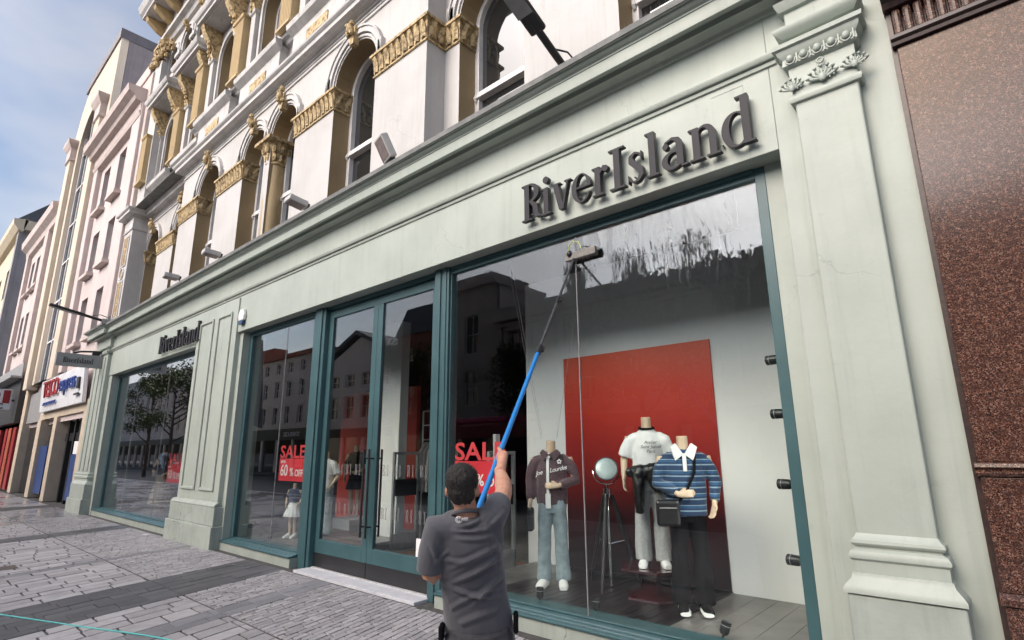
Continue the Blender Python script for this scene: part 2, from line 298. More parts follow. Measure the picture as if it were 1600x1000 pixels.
def contours(prims, x0, x1, y0, y1, h):
    xs = np.arange(x0, x1+h, h); ys = np.arange(y0, y1+h, h); X, Y = np.meshgrid(xs, ys, indexing='ij')
    F = np.minimum.reduce([p(X, Y) for p in prims])+.009
    seg = {}
    def edge(i, j, k, l):
        a, b = F[i, j], F[k, l]; t = a/(a-b); return (xs[i]+t*(xs[k]-xs[i]), ys[j]+t*(ys[l]-ys[j]))
    nx, ny = F.shape; ins = F < 0
    act = np.argwhere((ins[:-1, :-1].astype(int)+ins[1:, :-1]+ins[1:, 1:]+ins[:-1, 1:]) % 4 != 0)
    for i, j in act:
        c = [(i, j), (i+1, j), (i+1, j+1), (i, j+1)]; s = [bool(ins[p]) for p in c]
        cr = [k for k in range(4) if s[k] != s[(k+1) % 4]]
        def eid(k):
            a, b = c[k], c[(k+1) % 4]; return (min(a, b), max(a, b))
        outs = [k for k in cr if s[k]]; ends = [k for k in cr if not s[k]]
        for a in outs:      # walk with inside on the left: leave at edge a, enter from the edge that brought us in
            b = ends[0] if len(ends) == 1 else min(ends, key=lambda q: (q-a) % 4)
            seg[eid(a)] = eid(b)
    pts = lambda e: edge(*e[0], *e[1]); loops = []
    while seg:
        st, nx_ = seg.popitem(); lp = [pts(st)]; cur = nx_
        while cur != st and cur in seg: lp.append(pts(cur)); cur = seg.pop(cur)
        if len(lp) > 5: loops.append(lp)
    return loops
def simplify(lp, tol):
    out = [lp[0]]; n = len(lp); i = 0
    while i < n-1:
        j = min(i+2, n-1)
        while j < n-1 and j < i+40:
            a = np.array(lp[i]); b = np.array(lp[j+1]); d = b-a; L = np.hypot(*d)+1e-9
            m = max(abs((lp[k][0]-a[0])*d[1]-(lp[k][1]-a[1])*d[0])/L for k in range(i+1, j+1))
            if m > tol: break
            j += 1
        if j == n-1 and i+2 > n-1: j = n-1
        out.append(lp[j]); i = j
    return out
def outline_mesh(loops, depth, name='glyph'):
    cu = bpy.data.curves.new(name, 'CURVE'); cu.dimensions = '2D'; cu.fill_mode = 'BOTH'; cu.extrude = depth/2
    for lp in loops:
        sp = cu.splines.new('POLY'); sp.points.add(len(lp)-1); sp.use_cyclic_u = True
        for p, q in zip(sp.points, lp): p.co = (q[0], q[1], 0, 1)
    return curve_mesh(cu)
def curve_mesh(cu):
    t = bpy.data.objects.new('tmp', cu); col.objects.link(t)
    dg = bpy.context.evaluated_depsgraph_get(); me = bpy.data.meshes.new_from_object(t.evaluated_get(dg))
    bpy.data.objects.remove(t); bpy.data.curves.remove(cu); return me
_gc = {}
def glyph(ch, depth_rel, h=.012):
    k = (ch, depth_rel, h)
    if k not in _gc:
        wd, pr = GLY[ch]; _gc[k] = outline_mesh([simplify(l, .0025) for l in contours(pr, -.05, wd+.12, -.08, 1.12, h)], depth_rel, ch)
    return _gc[k]
def text_mesh(s, size, depth=.002, bold=0, spacing=1.0, shear=0, align='LEFT'):
    cu = bpy.data.curves.new('t', 'FONT'); cu.body = s; cu.size = size; cu.extrude = depth/2; cu.space_character = spacing; cu.shear = shear; cu.align_x = align; cu.resolution_u = 3
    if bold: cu.offset = bold
    return curve_mesh(cu)
def place_text(me, name, matl, parent, o, ux=Vector((1, 0, 0)), uy=Vector((0, 0, 1)), sx=1, sy=1):
    """lay a flat lettering mesh on a surface: origin o, reading direction ux, up uy"""
    me = me.copy(); off = ORG.get(parent.name, Vector()) if parent is not None else Vector(); nz = ux.cross(uy)
    for v in me.vertices: v.co = Vector(o)+ux*(v.co.x*sx)+uy*(v.co.y*sy)+nz*v.co.z-off
    me.materials.clear(); return obj(name, me, matl, parent, off=off)
def serif_word(wd, name, matl, parent, o, width, height, depth, ux=Vector((1, 0, 0)), uy=Vector((0, 0, 1)), h=.012, each=True):
    tot = sum(GLY[c][0]+.02 for c in wd)-.02; sx = width/tot; x = 0; out = []
    for c in wd:
        out.append(place_text(glyph(c, depth, h), name, matl, parent, Vector(o)+ux*(x*sx), ux, uy, sx, height)); x += GLY[c][0]+.02
    return out
# ------------------------------------------------------------------ ground, paving
def pave_mat(name, c, tone, wet=True):
    m, nt, b = base_mat(name)
    cc = mixc(nt, ramp(nt, noise(nt, 5, 6, .65), .35, .75), c, tuple(x*.72 for x in c))
    cc = mixc(nt, ramp(nt, noise(nt, 90, 3, .6), .55, .75), cc, tuple(min(1, x*1.35) for x in c))
    a = N(nt, 'Attribute', attribute_name='tone'); mr = N(nt, 'MapRange'); mr.inputs['To Min'].default_value = 1-tone; mr.inputs['To Max'].default_value = 1+tone
    lk(nt, a.outputs['Fac'], mr.inputs['Value']); vm = N(nt, 'VectorMath', operation='SCALE'); lk(nt, cc, vm.inputs[0]); lk(nt, mr.outputs[0], vm.inputs['Scale'])
    # blackened spots and stains
    cc = mixc(nt, ramp(nt, noise(nt, 1.6, 5, .7), .58, .78), vm.outputs[0], mixc(nt, .35, vm.outputs[0], (.05, .05, .05)))
    gv = N(nt, 'TexVoronoi'); gv.inputs['Scale'].default_value = 3.2; gv.inputs['Randomness'].default_value = 1; lk(nt, N(nt, 'NewGeometry').outputs['Position'], gv.inputs[0]); gs = N(nt, 'SeparateColor'); lk(nt, gv.outputs['Color'], gs.inputs[0])
    dot = ramp(nt, gv.outputs['Distance'], .055, .075, (1, 1, 1, 1), (0, 0, 0, 1)); gm_ = N(nt, 'Math', operation='MULTIPLY'); lk(nt, dot, gm_.inputs[0]); lk(nt, ramp(nt, gs.outputs[0], .6, .62), gm_.inputs[1]); gk = N(nt, 'Math', operation='MULTIPLY'); gk.inputs[1].default_value = .55; lk(nt, gm_.outputs[0], gk.inputs[0])
    cc = mixc(nt, gk.outputs[0], cc, mixc(nt, ramp(nt, gs.outputs[1], .5, .52), (.06, .06, .06), (.42, .41, .4)))
    lk(nt, cc, b.inputs['Base Color'])
    pos = N(nt, 'NewGeometry').outputs['Position']; sep = N(nt, 'SeparateXYZ'); lk(nt, pos, sep.inputs[0])
    f = N(nt, 'MapRange'); f.inputs['From Min'].default_value = -13; f.inputs['From Max'].default_value = -21; lk(nt, sep.outputs[0], f.inputs['Value'])
    ad = N(nt, 'Math', operation='MULTIPLY', use_clamp=True); lk(nt, f.outputs[0], ad.inputs[0]); lk(nt, ramp(nt, noise(nt, .8, 4), .3, .55), ad.inputs[1])
    r = N(nt, 'MapRange'); r.inputs['To Min'].default_value = .62; r.inputs['To Max'].default_value = .16; lk(nt, ad.outputs[0], r.inputs['Value']); lk(nt, r.outputs[0], b.inputs['Roughness'])
    bumpn(nt, b, noise(nt, 45, 5, .65), .22, .006)
    return m
G['slab'] = pave_mat('paving_stone', (.325, .315, .325), .19); G['slabdark'] = pave_mat('paving_stone_dark', (.075, .076, .082), .2); G['slabmid'] = pave_mat('paving_stone_mid', (.19, .19, .205), .18)
G['joint'] = mat('paving_joint', (.045, .043, .042), (.08, .076, .072), rough=.9, ns=12)
G['asphalt'] = mat('asphalt', (.05, .05, .053), (.065, .065, .068), rough=.8, ns=3, bump=.3, bs_=80)
pv = MB(); pv.quad((-400, -7.2, -.012), (60, -7.2, -.012), (60, 14, -.012), (-400, 14, -.012)); pavement = pv.build('pavement', G['joint'], kind='structure')
rd = MB(); rd.quad((-400, -17.0, -.14), (60, -17.0, -.14), (60, -7.32, -.14), (-400, -7.32, -.14)); rd.build('road', G['asphalt'], kind='structure')
kb = MB(); kb.box(-400, 60, -7.34, -7.2, -.4, 0.0); kb.build('kerb', G['ltgrey'], kind='structure')
fp = MB(); fp.box(-400, 60, -60, -16.98, -.4, -.008); fp.build('far_pavement', G['asphalt'], kind='structure')
gr = MB(); gr.quad((-1500, -1500, -.42), (1500, -1500, -.42), (1500, 1500, -.42), (-1500, 1500, -.42)); gr.build('ground', G['asphalt'], kind='structure')
SK = .32
rg = random.Random(3)
pieces = []     # (score, mesh spec)
def piece(u0, u1, y0, y1, key, g=.006):
    e = g*1.7 if key == 'slab' else g
    c = [(u-SK*y, y) for u, y in ((u0+g, y0+e), (u1-g, y0+e), (u1-g, y1-e), (u0+g, y1-e))]
    cx, cy = sum(p[0] for p in c)/4, sum(p[1] for p in c)/4
    px, py, d = proj((cx, cy, 0)); area = 0
    if -60 < px < 1660 and py < 1040 and d > 0:
        q = [proj((x, y, 0)) for x, y in c]; area = abs(sum(q[i][0]*q[(i+1) % 4][1]-q[(i+1) % 4][0]*q[i][1] for i in range(4)))/2
    pieces.append((area, c, key, rg.random(), rg.uniform(-.0025, .0025)))
def band(u):
    if -10.05 < u < -8.75 or -17.3 < u < -16.5: return 'slabdark'
    if -12.55 < u < -12.3 or -7.75 < u < -7.35: return 'slabmid'
    return 'slab'
u = -25.0
edges = []
while u < 2:      # rows of setts by the shop front, broken at the bands
    wdt = .092; nxt = min([b for b in (-17.3, -16.5, -12.55, -12.3, -10.05, -8.75, -7.75, -7.35) if b > u+1e-6]+[99])
    if nxt-u < wdt*1.5: wdt = nxt-u
    k = band(u+wdt/2); big = k != 'slab'
    if big: wdt = min(.22 if k == 'slabdark' else .2, nxt-u)
    y = -1.66-rg.random()*.12
    while y < -.12:
        L = rg.choice((.15, .18, .2, .22, .25)) if not big else .44
        y0, y1 = max(y, -1.66), min(y+L, -.1)
        if y1-y0 > .03: piece(u, u+wdt, y0, y1, k, .0065 if not big else .004)
        y += L
    u += wdt
u = -26.0
while u < 1.2:     # larger slabs further out
    wdt = .225; nxt = min([b for b in (-17.3, -16.5, -12.55, -12.3, -10.05, -8.75, -7.75, -7.35) if b > u+1e-6]+[99])
    if nxt-u < wdt*1.5: wdt = nxt-u
    k = band(u+wdt/2); y = -5.4-rg.random()*.44
    while y < -1.67:
        L = rg.choice((.34, .44, .44, .5)); y0, y1 = y, min(y+L, -1.672)
        if y1-y0 > .05: piece(u, u+wdt, y0, y1, k, .008 if k == 'slab' else .004)
        y += L
    u += wdt
pieces.sort(key=lambda p: -p[0])
def slab_geo(mb, c, tone, dz, base=Vector()):
    cx, cy = sum(p[0] for p in c)/4, sum(p[1] for p in c)/4; b = .003
    top = [(x+(cx-x)*.02-base[0], y+(cy-y)*.02-base[1], dz) for x, y in c]; mid = [(x-base[0], y-base[1], dz-b) for x, y in c]; bot = [(x-base[0], y-base[1], -.02) for x, y in c]
    mb.add(top+mid+bot, [(0, 1, 2, 3)]+[(4+i, 4+(i+1) % 4, (i+1) % 4, i) for i in range(4)]+[(8+i, 8+(i+1) % 4, 4+(i+1) % 4, 4+i) for i in range(4)], max(.001, tone))
for a, c, k, t, dz in pieces[:300]:
    mb = MB(); slab_geo(mb, c, t, dz); mb.build('paver', G[k], pavement, fix=False)
for k in ('slab', 'slabmid', 'slabdark'):
    mb = MB()
    for a, c, kk, t, dz in pieces[300:]:
        if kk == k: slab_geo(mb, c, t, dz)
    mb.build('pavers', G[k], pavement, kind='stuff', fix=False)
# beyond the built pieces the same stones, too small to tell apart
mb = MB(); mb.quad((-400, -7.2, -.006), (-25.4, -7.2, -.006), (-26.2, -.1, -.006), (-400, -.1, -.006)); mb.quad((-24.2, -7.2, -.006), (60, -7.2, -.006), (60, -5.42, -.006), (-24.2, -5.42, -.006)); mb.build('distant_paving', G['slab'], pavement, kind='stuff')
# ------------------------------------------------------------------ the shop building
shop = thing('shop_building', 'sage green shopfront with teal frames below a white and gold Victorian facade', 'building', (-11.35, 0, 0))
ZS = 4.18            # underside of the fascia
S, T = G['sage'], G['teal']
# fascia and frieze, one wall above the openings
mb = MB(); mb.box(-22.6, -1.0905, 0, .5, ZS, 5.6); mb.build('fascia', S, shop, bevel=.006)
# right backing wall beside pilaster, back of recess strip
mb = MB(); mb.box(-1.09, -.16, .0, .6, -.02, 5.6); mb.build('end_wall', S, shop, bevel=.006)
mb = MB(); mb.box(-1.275, -1.085, .205, .5, -.02, ZS-.002); mb.build('jamb_strip', S, shop)
# raised joint panel beside the lettering
mb = MB(); mb.box(-1.32, -1.315, -.003, .01, ZS+.01, 4.9); mb.box(-1.6, -1.315, -.003, .01, 4.895, 4.9); mb.build('panel_line', G['sage_base'], shop)
# fascia moulding
prof = [(0, 4.955), (-.02, 4.96), (-.026, 4.99), (-.014, 4.992), (-.014, 5.003), (-.05, 5.004), (-.062, 5.02), (-.066, 5.05), (-.05, 5.055), (-.05, 5.07), (0, 5.08)]
mb = MB(); mb.run(prof, -21.3, -1.02); mb.build('fascia_moulding', S, shop, smooth=40)
# shop cornice
cp = [(.0, 5.45), (-.03, 5.455), (-.045, 5.49), (-.06, 5.5), (-.13, 5.515), (-.135, 5.505), (-.15, 5.505), (-.152, 5.56), (-.225, 5.562), (-.228, 5.512), (-.27, 5.514), (-.272, 5.52), (-.272, 5.648), (-.256, 5.65), (-.256, 5.657), (-.275, 5.658), (-.277, 5.675), (-.29, 5.678), (-.315, 5.69), (-.335, 5.71), (-.338, 5.722), (-.36, 5.724)]
mb = MB(); mb.run(cp+[(.1, 5.724)], -21.32, .3); mb.build('cornice', S, shop, smooth=25)
mb = MB(); mb.run([(-.36, 5.7245), (-.372, 5.718), (-.378, 5.722), (-.378, 5.79), (-.34, 5.8), (.7, 5.83), (.7, 5.7245)], -21.32, .3); mb.build('cornice_capping', G['lead'], shop)
# the cornice breaks forward over the left end pilaster
mb = MB(); mb.wrap([(-y, z) for y, z in cp], -22.9, -21.32, -.1, .3); mb.build('cornice_return', S, shop, smooth=25)
mb = MB(); mb.wrap([(.36, 5.7255), (.372, 5.719), (.378, 5.723), (.378, 5.79), (.3, 5.81)], -22.9, -21.33, -.1, .3); mb.build('cornice_capping', G['lead'], shop)
mb = MB(); mb.wrap([(0, 5.08), (.06, 5.09), (.07, 5.13), (.0, 5.14)], -22.9, -21.32, -.1, .3); mb.wrap([(0, 4.9), (.05, 4.91), (.07, 4.97), (.05, 5.0), (0, 5.0)], -22.9, -21.32, -.1, .3); mb.build('pilaster_moulding', S, shop, smooth=30)
# left end pilaster
mb = MB(); mb.box(-22.9, -21.32, -.1, .5, .86, 5.46); mb.build('pilaster', S, shop, bevel=.008)
mb = MB(); mb.box(-22.75, -22.55, -.125, -.09, 1.25, 4.8); mb.box(-22.25, -22.05, -.125, -.09, 1.25, 4.8); mb.box(-21.75, -21.55, -.125, -.09, 1.25, 4.8); mb.build('pilaster_rib', S, shop, bevel=.01)
mb = MB(); mb.wrap([(0, 1.2), (.03, 1.18), (.035, 1.14), (.015, 1.12), (.05, 1.09), (.055, 1.04), (.02, 1.02), (.02, .95), (.06, .9), (.08, .86)], -22.9, -21.32, -.1, .3); mb.build('pilaster_base', S, shop, smooth=35)
mb = MB(); mb.box(-22.99, -21.23, -.19, .4, .42, .859); mb.box(-23.03, -21.19, -.23, .4, -.02, .419); mb.build('pilaster_plinth', G['sage_base'], shop, bevel=.01)
mb = MB(); mb.box(-21.32, -20.98, .02, .5, -.02, ZS-.003); mb.build('jamb_strip', S, shop)
# pier between the left window and the entrance bay
mb = MB(); mb.box(-13.85, -11.66, -.03, .6, -.02, 4.92); mb.build('pier', S, shop, bevel=.008)
for x0, x1 in ((-13.66, -12.88), (-12.64, -11.9)):
    mb = MB(); z0, z1 = 1.02, 4.66
    for a in (x0, x1-.06): mb.box(a, a+.06, -.062, -.028, z0, z1)
    for a in (z0, z1-.06): mb.box(x0+.061, x1-.061, -.062, -.028, a, a+.06)
    mb.build('pier_panel', S, shop, bevel=.014)
mb = MB(); mb.run([(-.029, .83), (-.06, .82), (-.1, .79), (-.115, .76), (-.115, .74), (-.029, .74)], -13.96, -11.58); mb.box(-13.97, -11.57, -.11, .5, .4, .74); mb.box(-14.02, -11.52, -.155, .5, -.02, .398); mb.build('pier_plinth', G['sage_base'], shop, bevel=.012)
mb = MB(); mb.box(-11.662, -11.5, .06, .5, .0, ZS-.004); mb.build('jamb_strip', S, shop)
# stone plinth below windows
for x0, x1 in ((-20.98, -14.0), (-11.52, -8.82), (-5.35, -1.1)):
    mb = MB(); mb.box(x0, x1, .035, .5, -.02, .13); mb.build('window_plinth', G['sage_base'], shop, bevel=.008)
    mb = MB(); mb.run([(.5, .131), (.015, .131), (.015, .15), (.03, .156), (.075, .158), (.08, .168), (.13, .171), (.135, .182), (.2, .186), (.5, .186)], x0, x1); mb.build('window_sill', G['teal'], shop, bevel=.004)
# teal window frames with glass
def shop_window(x0, x1, wet=False, joints=(), jl=.13, jr=.09):
    fr = MB(); y0, y1 = .2, .3
    fr.box(x0, x0+jl, y0, y1, .187, ZS-.002); fr.box(x1-jr, x1, y0, y1, .187, ZS-.002); fr.box(x0+jl, x1-jr, y0, y1, .187, .205)
    fr.box(x0+jl, x1-jr, y0, y1, ZS-.1, ZS-.002); fr.box(x0+jl, x1-jr, y0-.018, y0, ZS-.04, ZS-.003)
    o = fr.build('window_frame', T, shop, bevel=.006)
    xs = [x0+jl]+list(joints)+[x1-jr]
    for a, b in zip(xs, xs[1:]):
        g = MB(); g.box(a+.0015, b-.0015, .238, .25, .2, ZS-.095); g.build('pane', G['glass_wet'] if wet else G['glass'], o)
    for j in joints:
        g = MB(); g.box(j-.004, j+.004, .2365, .2515, .205, ZS-.1); g.build('pane_joint', G['grey'], o)
    return o
shop_window(-20.98, -13.9, joints=(-18.9, -16.3))
shop_window(-11.5, -8.82, joints=(-9.95,))
shop_window(-5.35, -1.275, wet=True, joints=(-3.335,), jl=.02)
# entrance columns, head and doors
mb = MB(); mb.box(-8.82, -8.48, .165, .34, -.01, ZS-.001); mb.box(-8.76, -8.56, .14, .165, -.01, ZS-.002); mb.build('entrance_column', T, shop, bevel=.008)
mb = MB(); mb.box(-5.64, -5.35, .165, .34, -.01, ZS-.001); mb.box(-5.6, -5.5, .145, .165, -.01, ZS-.002); mb.box(-5.44, -5.39, .15, .165, -.01, ZS-.002); mb.build('entrance_column', T, shop, bevel=.006)
mb = MB(); mb.box(-8.48, -5.64, .2, .34, ZS-.06, ZS-.002); mb.build('door_head', T, shop, bevel=.005)
def leaf(x0, x1, hinge):
    d = MB(); y0, y1 = .25, .31; s = .125; zt, zb = ZS-.075, .235
    d.box(x0, x0+s, y0, y1, zb, zt); d.box(x1-s, x1, y0, y1, zb, zt); d.box(x0+s, x1-s, y0, y1, zt-.13, zt); d.box(x0+s, x1-s, y0, y1, zb, zb+.2)
    o = d.build('door', T, shop, bevel=.005)
    g = MB(); g.box(x0+s, x1-s, .274, .284, zb+.2, zt-.13); g.build('pane', G['glass'], o)
    k = MB(); k.box(x0+.003, x1-.003, .245, .318, .035, zb-.001); k.build('kick_panel', G['dark'], o, bevel=.003)
    e = x1-.06 if hinge < 0 else x0+.06
    h = MB(); hx = e
    h.tube([(hx, .17, .58), (hx, .17, 1.79)], .017, 10); h.tube([(hx, .17, .72), (hx, .25, .72)], .012, 8); h.tube([(hx, .17, 1.66), (hx, .25, 1.66)], .012, 8); h.build('handle', G['dark'], o, smooth=40)
    h = MB(); h.tube([(hx, .39, .58), (hx, .39, 1.79)], .017, 10); h.tube([(hx, .39, .72), (hx, .31, .72)], .012, 8); h.tube([(hx, .39, 1.66), (hx, .31, 1.66)], .012, 8); h.build('handle', G['dark'], o, smooth=40)
    return o
dl = leaf(-8.478, -7.066, -1); dr = leaf(-7.06, -5.642, 1)
frost = bpy.data.materials.new('frosted_vinyl'); frost.use_nodes = True; _n = frost.node_tree; _b = _n.nodes['Principled BSDF']; _b.inputs['Base Color'].default_value = (.3, .31, .31, 1); _b.inputs['Alpha'].default_value = .3; _b.inputs['Roughness'].default_value = .7
for d, xs in ((dl, (-8.22, -7.98, -7.74, -7.5)), (dr, (-6.8, -6.52, -6.24, -5.97))):
    for z in (1.42, .84):
        for x in xs:
            for c, dx in (('R', 0), ('I', .1)): place_text(glyph(c, .004, .02), 'frosted_letter', frost, d, (x+dx, .2715, z), sx=.1, sy=.155)
mb = MB(); mb.box(-8.5, -5.6, -.06, .42, -.02, .022); mb.build('threshold', mat('threshold_metal', (.62, .63, .66), (.5, .5, .53), rough=.35, ns=6, bump=.1), shop, bevel=.004)
mb = MB(); mb.box(-8.46, -5.64, .21, .36, .0225, .034); mb.build('threshold', G['ltgrey'], shop)
mb = MB(); mb.box(-5.99, -5.88, .262, .2725, .44, .66); notice = mb.build('door_notice', G['wht'], shop)
# right pilaster, base and carved capital
mb = MB(); mb.box(-.905, -.46, -.1, .3, 1.14, 4.62); mb.build('pilaster', S, shop, bevel=.012)
pb = [(0, 1.2), (.012, 1.175), (.03, 1.16), (.034, 1.14), (.025, 1.125), (.012, 1.12), (.012, 1.105), (.04, 1.09), (.052, 1.065), (.05, 1.045), (.035, 1.03), (.035, .955), (.045, .95), (.05, .925), (.085, .885), (.1, .86), (.1, .835), (.06, .825)]
mb = MB(); mb.wrap(pb, -.905, -.46, -.1, .2); mb.build('pilaster_base', S, shop, smooth=35)
mb = MB(); mb.box(-.99, -.37, -.185, .3, .3, .826); mb.box(-1.02, -.34, -.21, .3, -.02, .299); mb.build('pilaster_plinth', G['sage_base'], shop, bevel=.012)
cap = MB(); cap.wrap([(0, 4.46), (.025, 4.465), (.035, 4.49), (.03, 4.515), (.01, 4.52), (.005, 4.53), (.012, 4.78), (.03, 4.785), (.045, 4.8), (.045, 4.815), (.04, 4.86), (.07, 4.9), (.075, 4.93), (.1, 4.94), (.104, 4.975), (.09, 4.98)], -.905, -.46, -.1, .2)
cap = cap.build('pilaster_capital', S, shop, smooth=35)
def leafball(mb, c, s, seed):      # acanthus spray: lobes fanned round a centre
    rr = random.Random(seed); c = Vector(c)
    for k in range(-3, 4):
        a = k*.42; dx, dz = math.sin(a), math.cos(a)
        dv = Vector((dx, 0, dz)); pv_ = Vector((dz, 0, -dx))
        mb.ball(c+dv*(s*.62)+Vector((0, -.012, -.25*s)), s*.12, s*.15, s*.5, 8, 6, (pv_, Vector((0, 1, 0)), dv)); mb.ball(c+dv*(s*1.05)+Vector((0, -.028, -.25*s)), s*.15, s*.14, s*.13, 8, 5)
        for q in (.45, .75): mb.ball(c+dv*(s*q)+pv_*(s*.13)+Vector((0, -.01, -.25*s)), s*.07, s*.1, s*.14, 6, 4)
    mb.ball(c+Vector((0, -.02, -.1*s)), s*.3, s*.2, s*.35, 8, 5)
for x, s, w2 in ((-.905, .085, 0), (-.6825, .105, 1), (-.46, .085, 2)):
    m = MB(); leafball(m, (x, -.115, 4.6), s, w2)
    if w2 == 1: m.tube([(x+.022*math.cos(t), -.14, 4.735+.022*math.sin(t)) for t in [i*.7 for i in range(10)]], .008, 6)
    m.build('carved_leaf', S, cap, smooth=60)
for i in range(5):
    x = -.885+i*.1
    m = MB(); m.ball((x, -.152, 4.845), .03, .028, .036, 10, 6); m.build('carved_egg', S, cap, smooth=60)
    m = MB(); m.tube([(x+.036*math.cos(t), -.15, 4.845+.045*math.sin(t)) for t in [math.pi+i_*.35 for i_ in range(10)]], .007, 6); m.box(x+.045, x+.055, -.158, -.14, 4.8, 4.88); m.build('carved_dart', S, cap, smooth=50)
mb = MB(); mb.box(-.9, -.44, -.09, .3, 4.979, 5.46); mb.build('pilaster_block', S, shop, bevel=.006)
mb = MB(); mb.wrap([(0, 5.06), (.03, 5.065), (.07, 5.1), (.085, 5.13), (.085, 5.15), (.0, 5.155)], -.9, -.44, -.09, .2); mb.wrap([(0, 5.32), (.03, 5.33), (.05, 5.37), (.06, 5.41), (.0, 5.42)], -.9, -.44, -.09, .2); mb.build('pilaster_moulding', S, shop, smooth=30)
# ------------------------------------------------------------------ upper storeys (mirror-symmetric about XC)
XC = -11.35
YP, YR = .1, .48            # projecting middle, recessed sides
def wall_open(mb, x0, x1, z0, z1, y, ops, nseg=14):
    """flat wall at y with round-headed openings (xc, half width, z sill, z spring)"""
    xs = x0
    for xc, hw, zs, zp in sorted(ops):
        mb.quad((xs, y, z0), (xc-hw, y, z0), (xc-hw, y, z1), (xs, y, z1)); xs = xc+hw
        if zs > z0: mb.quad((xc-hw, y, z0), (xc+hw, y, z0), (xc+hw, y, zs), (xc-hw, y, zs))
        for k in range(nseg):
            a, b = math.pi*(1-k/nseg), math.pi*(1-(k+1)/nseg)
            xa, za, xb, zb = xc+hw*math.cos(a), zp+hw*math.sin(a), xc+hw*math.cos(b), zp+hw*math.sin(b)
            mb.quad((xa, y, za), (xb, y, zb), (xb, y, z1), (xa, y, z1))
    mb.quad((xs, y, z0), (x1, y, z0), (x1, y, z1), (xs, y, z1))
def arch_pts(xc, hw, zs, zp, n=14): return [(xc-hw, zs)]+[(xc+hw*math.cos(math.pi*(1-k/n)), zp+hw*math.sin(math.pi*(1-k/n))) for k in range(n+1)]+[(xc+hw, zs)]
def reveal(xc, hw, zs, zp, y, dep, m, parent):
    mb = MB(); p = arch_pts(xc, hw, zs, zp)
    for a, b in zip(p, p[1:]): mb.quad((a[0], y, a[1]), (b[0], y, b[1]), (b[0], y+dep, b[1]), (a[0], y+dep, a[1]))
    return mb.build('reveal', m, parent, fix=False, smooth=30)
def ring(mb, xc, hi, ho, zs, zp, y0, y1, n=16):
    a = arch_pts(xc, hi, zs, zp, n); b = arch_pts(xc, ho, zs, zp, n)
    for i in range(len(a)-1):
        vs = [(a[i][0], y0, a[i][1]), (a[i+1][0], y0, a[i+1][1]), (b[i+1][0], y0, b[i+1][1]), (b[i][0], y0, b[i][1])]
        mb.add(vs+[(x, y1, z) for x, _, z in vs], [(0, 1, 2, 3), (7, 6, 5, 4), (0, 4, 5, 1), (2, 6, 7, 3)])
    for q in (a[0], b[0]), (a[-1], b[-1]): mb.quad((q[0][0], y0, q[0][1]), (q[1][0], y0, q[1][1]), (q[1][0], y1, q[1][1]), (q[0][0], y1, q[0][1]))
def sash(xc, hw, zs, zp, y, rail, parent):
    f = MB(); ring(f, xc, hw-.09, hw-.001, zs, zp, y-.06, y+.05)
    f.box(xc-hw+.09, xc+hw-.09, y-.045, y+.05, zs, zs+.09); f.box(xc-hw+.07, xc+hw-.07, y-.09, y+.05, rail-.045, rail+.045)
    o = f.build('window', G['sash'], parent, bevel=.006)
    g = MB(); g.add([(x, y+.03, z) for x, z in arch_pts(xc, hw-.05, zs, zp)], [tuple(range(17))]); g.build('pane', G['pane'], o)
    b = MB(); b.tube([(xc-hw+.045, y-.07, rail-.09), (xc-hw+.045, y-.1, rail-.05), (xc-hw+.045, y-.07, rail+.02)], .025, 6); b.build('sash_horn', G['sash'], o)
    return o
def keystone(xc, z, y, parent, s=1):
    rr = random.Random(int(xc*100)); m = MB()
    m.prism([(xc-.06*s, z-.16*s), (xc+.06*s, z-.16*s), (xc+.11*s, z+.2*s), (xc-.11*s, z+.2*s)], y-.12*s, y, 'y')
    for k in range(12): m.ball((xc+rr.uniform(-.1, .1)*s, y-.13*s-rr.uniform(0, .05), z+rr.uniform(.0, .32)*s), .045*s, .05*s, .05*s, 6, 4)
    m.ball((xc, y-.17*s, z+.12*s), .07*s, .07*s, .1*s, 8, 5); m.build('keystone', G['gold'], parent, smooth=50)
def leaf_row(mb, p0, p1, z0, z1, out, n):    # upright carved leaves along a capital band
    p0, p1 = Vector(p0), Vector(p1); d = p1-p0; nv = Vector((d.y, -d.x, 0)).normalized(); h = z1-z0; w = d.length/n
    for i in range(n):
        c = p0+d*((i+.5)/n); t = d.normalized()
        a, b = c-t*w*.36, c+t*w*.36
        pts = [(a, .05, .01), (b, .05, .01), (b+t*w*.05, .55, .03), (a-t*w*.05, .55, .03), (b-t*w*.1, .9, .075), (a+t*w*.1, .9, .075), (c, .98, .06), (c, .5, .06), (c, .1, .03)]
        vs = [tuple(Vector((q.x, q.y, z0+h*f))+nv*(o*out/.075)) for q, f, o in pts]
        mb.add(vs, [(0, 8, 7, 3), (8, 1, 2, 7), (3, 7, 6, 5), (7, 2, 4, 6)])
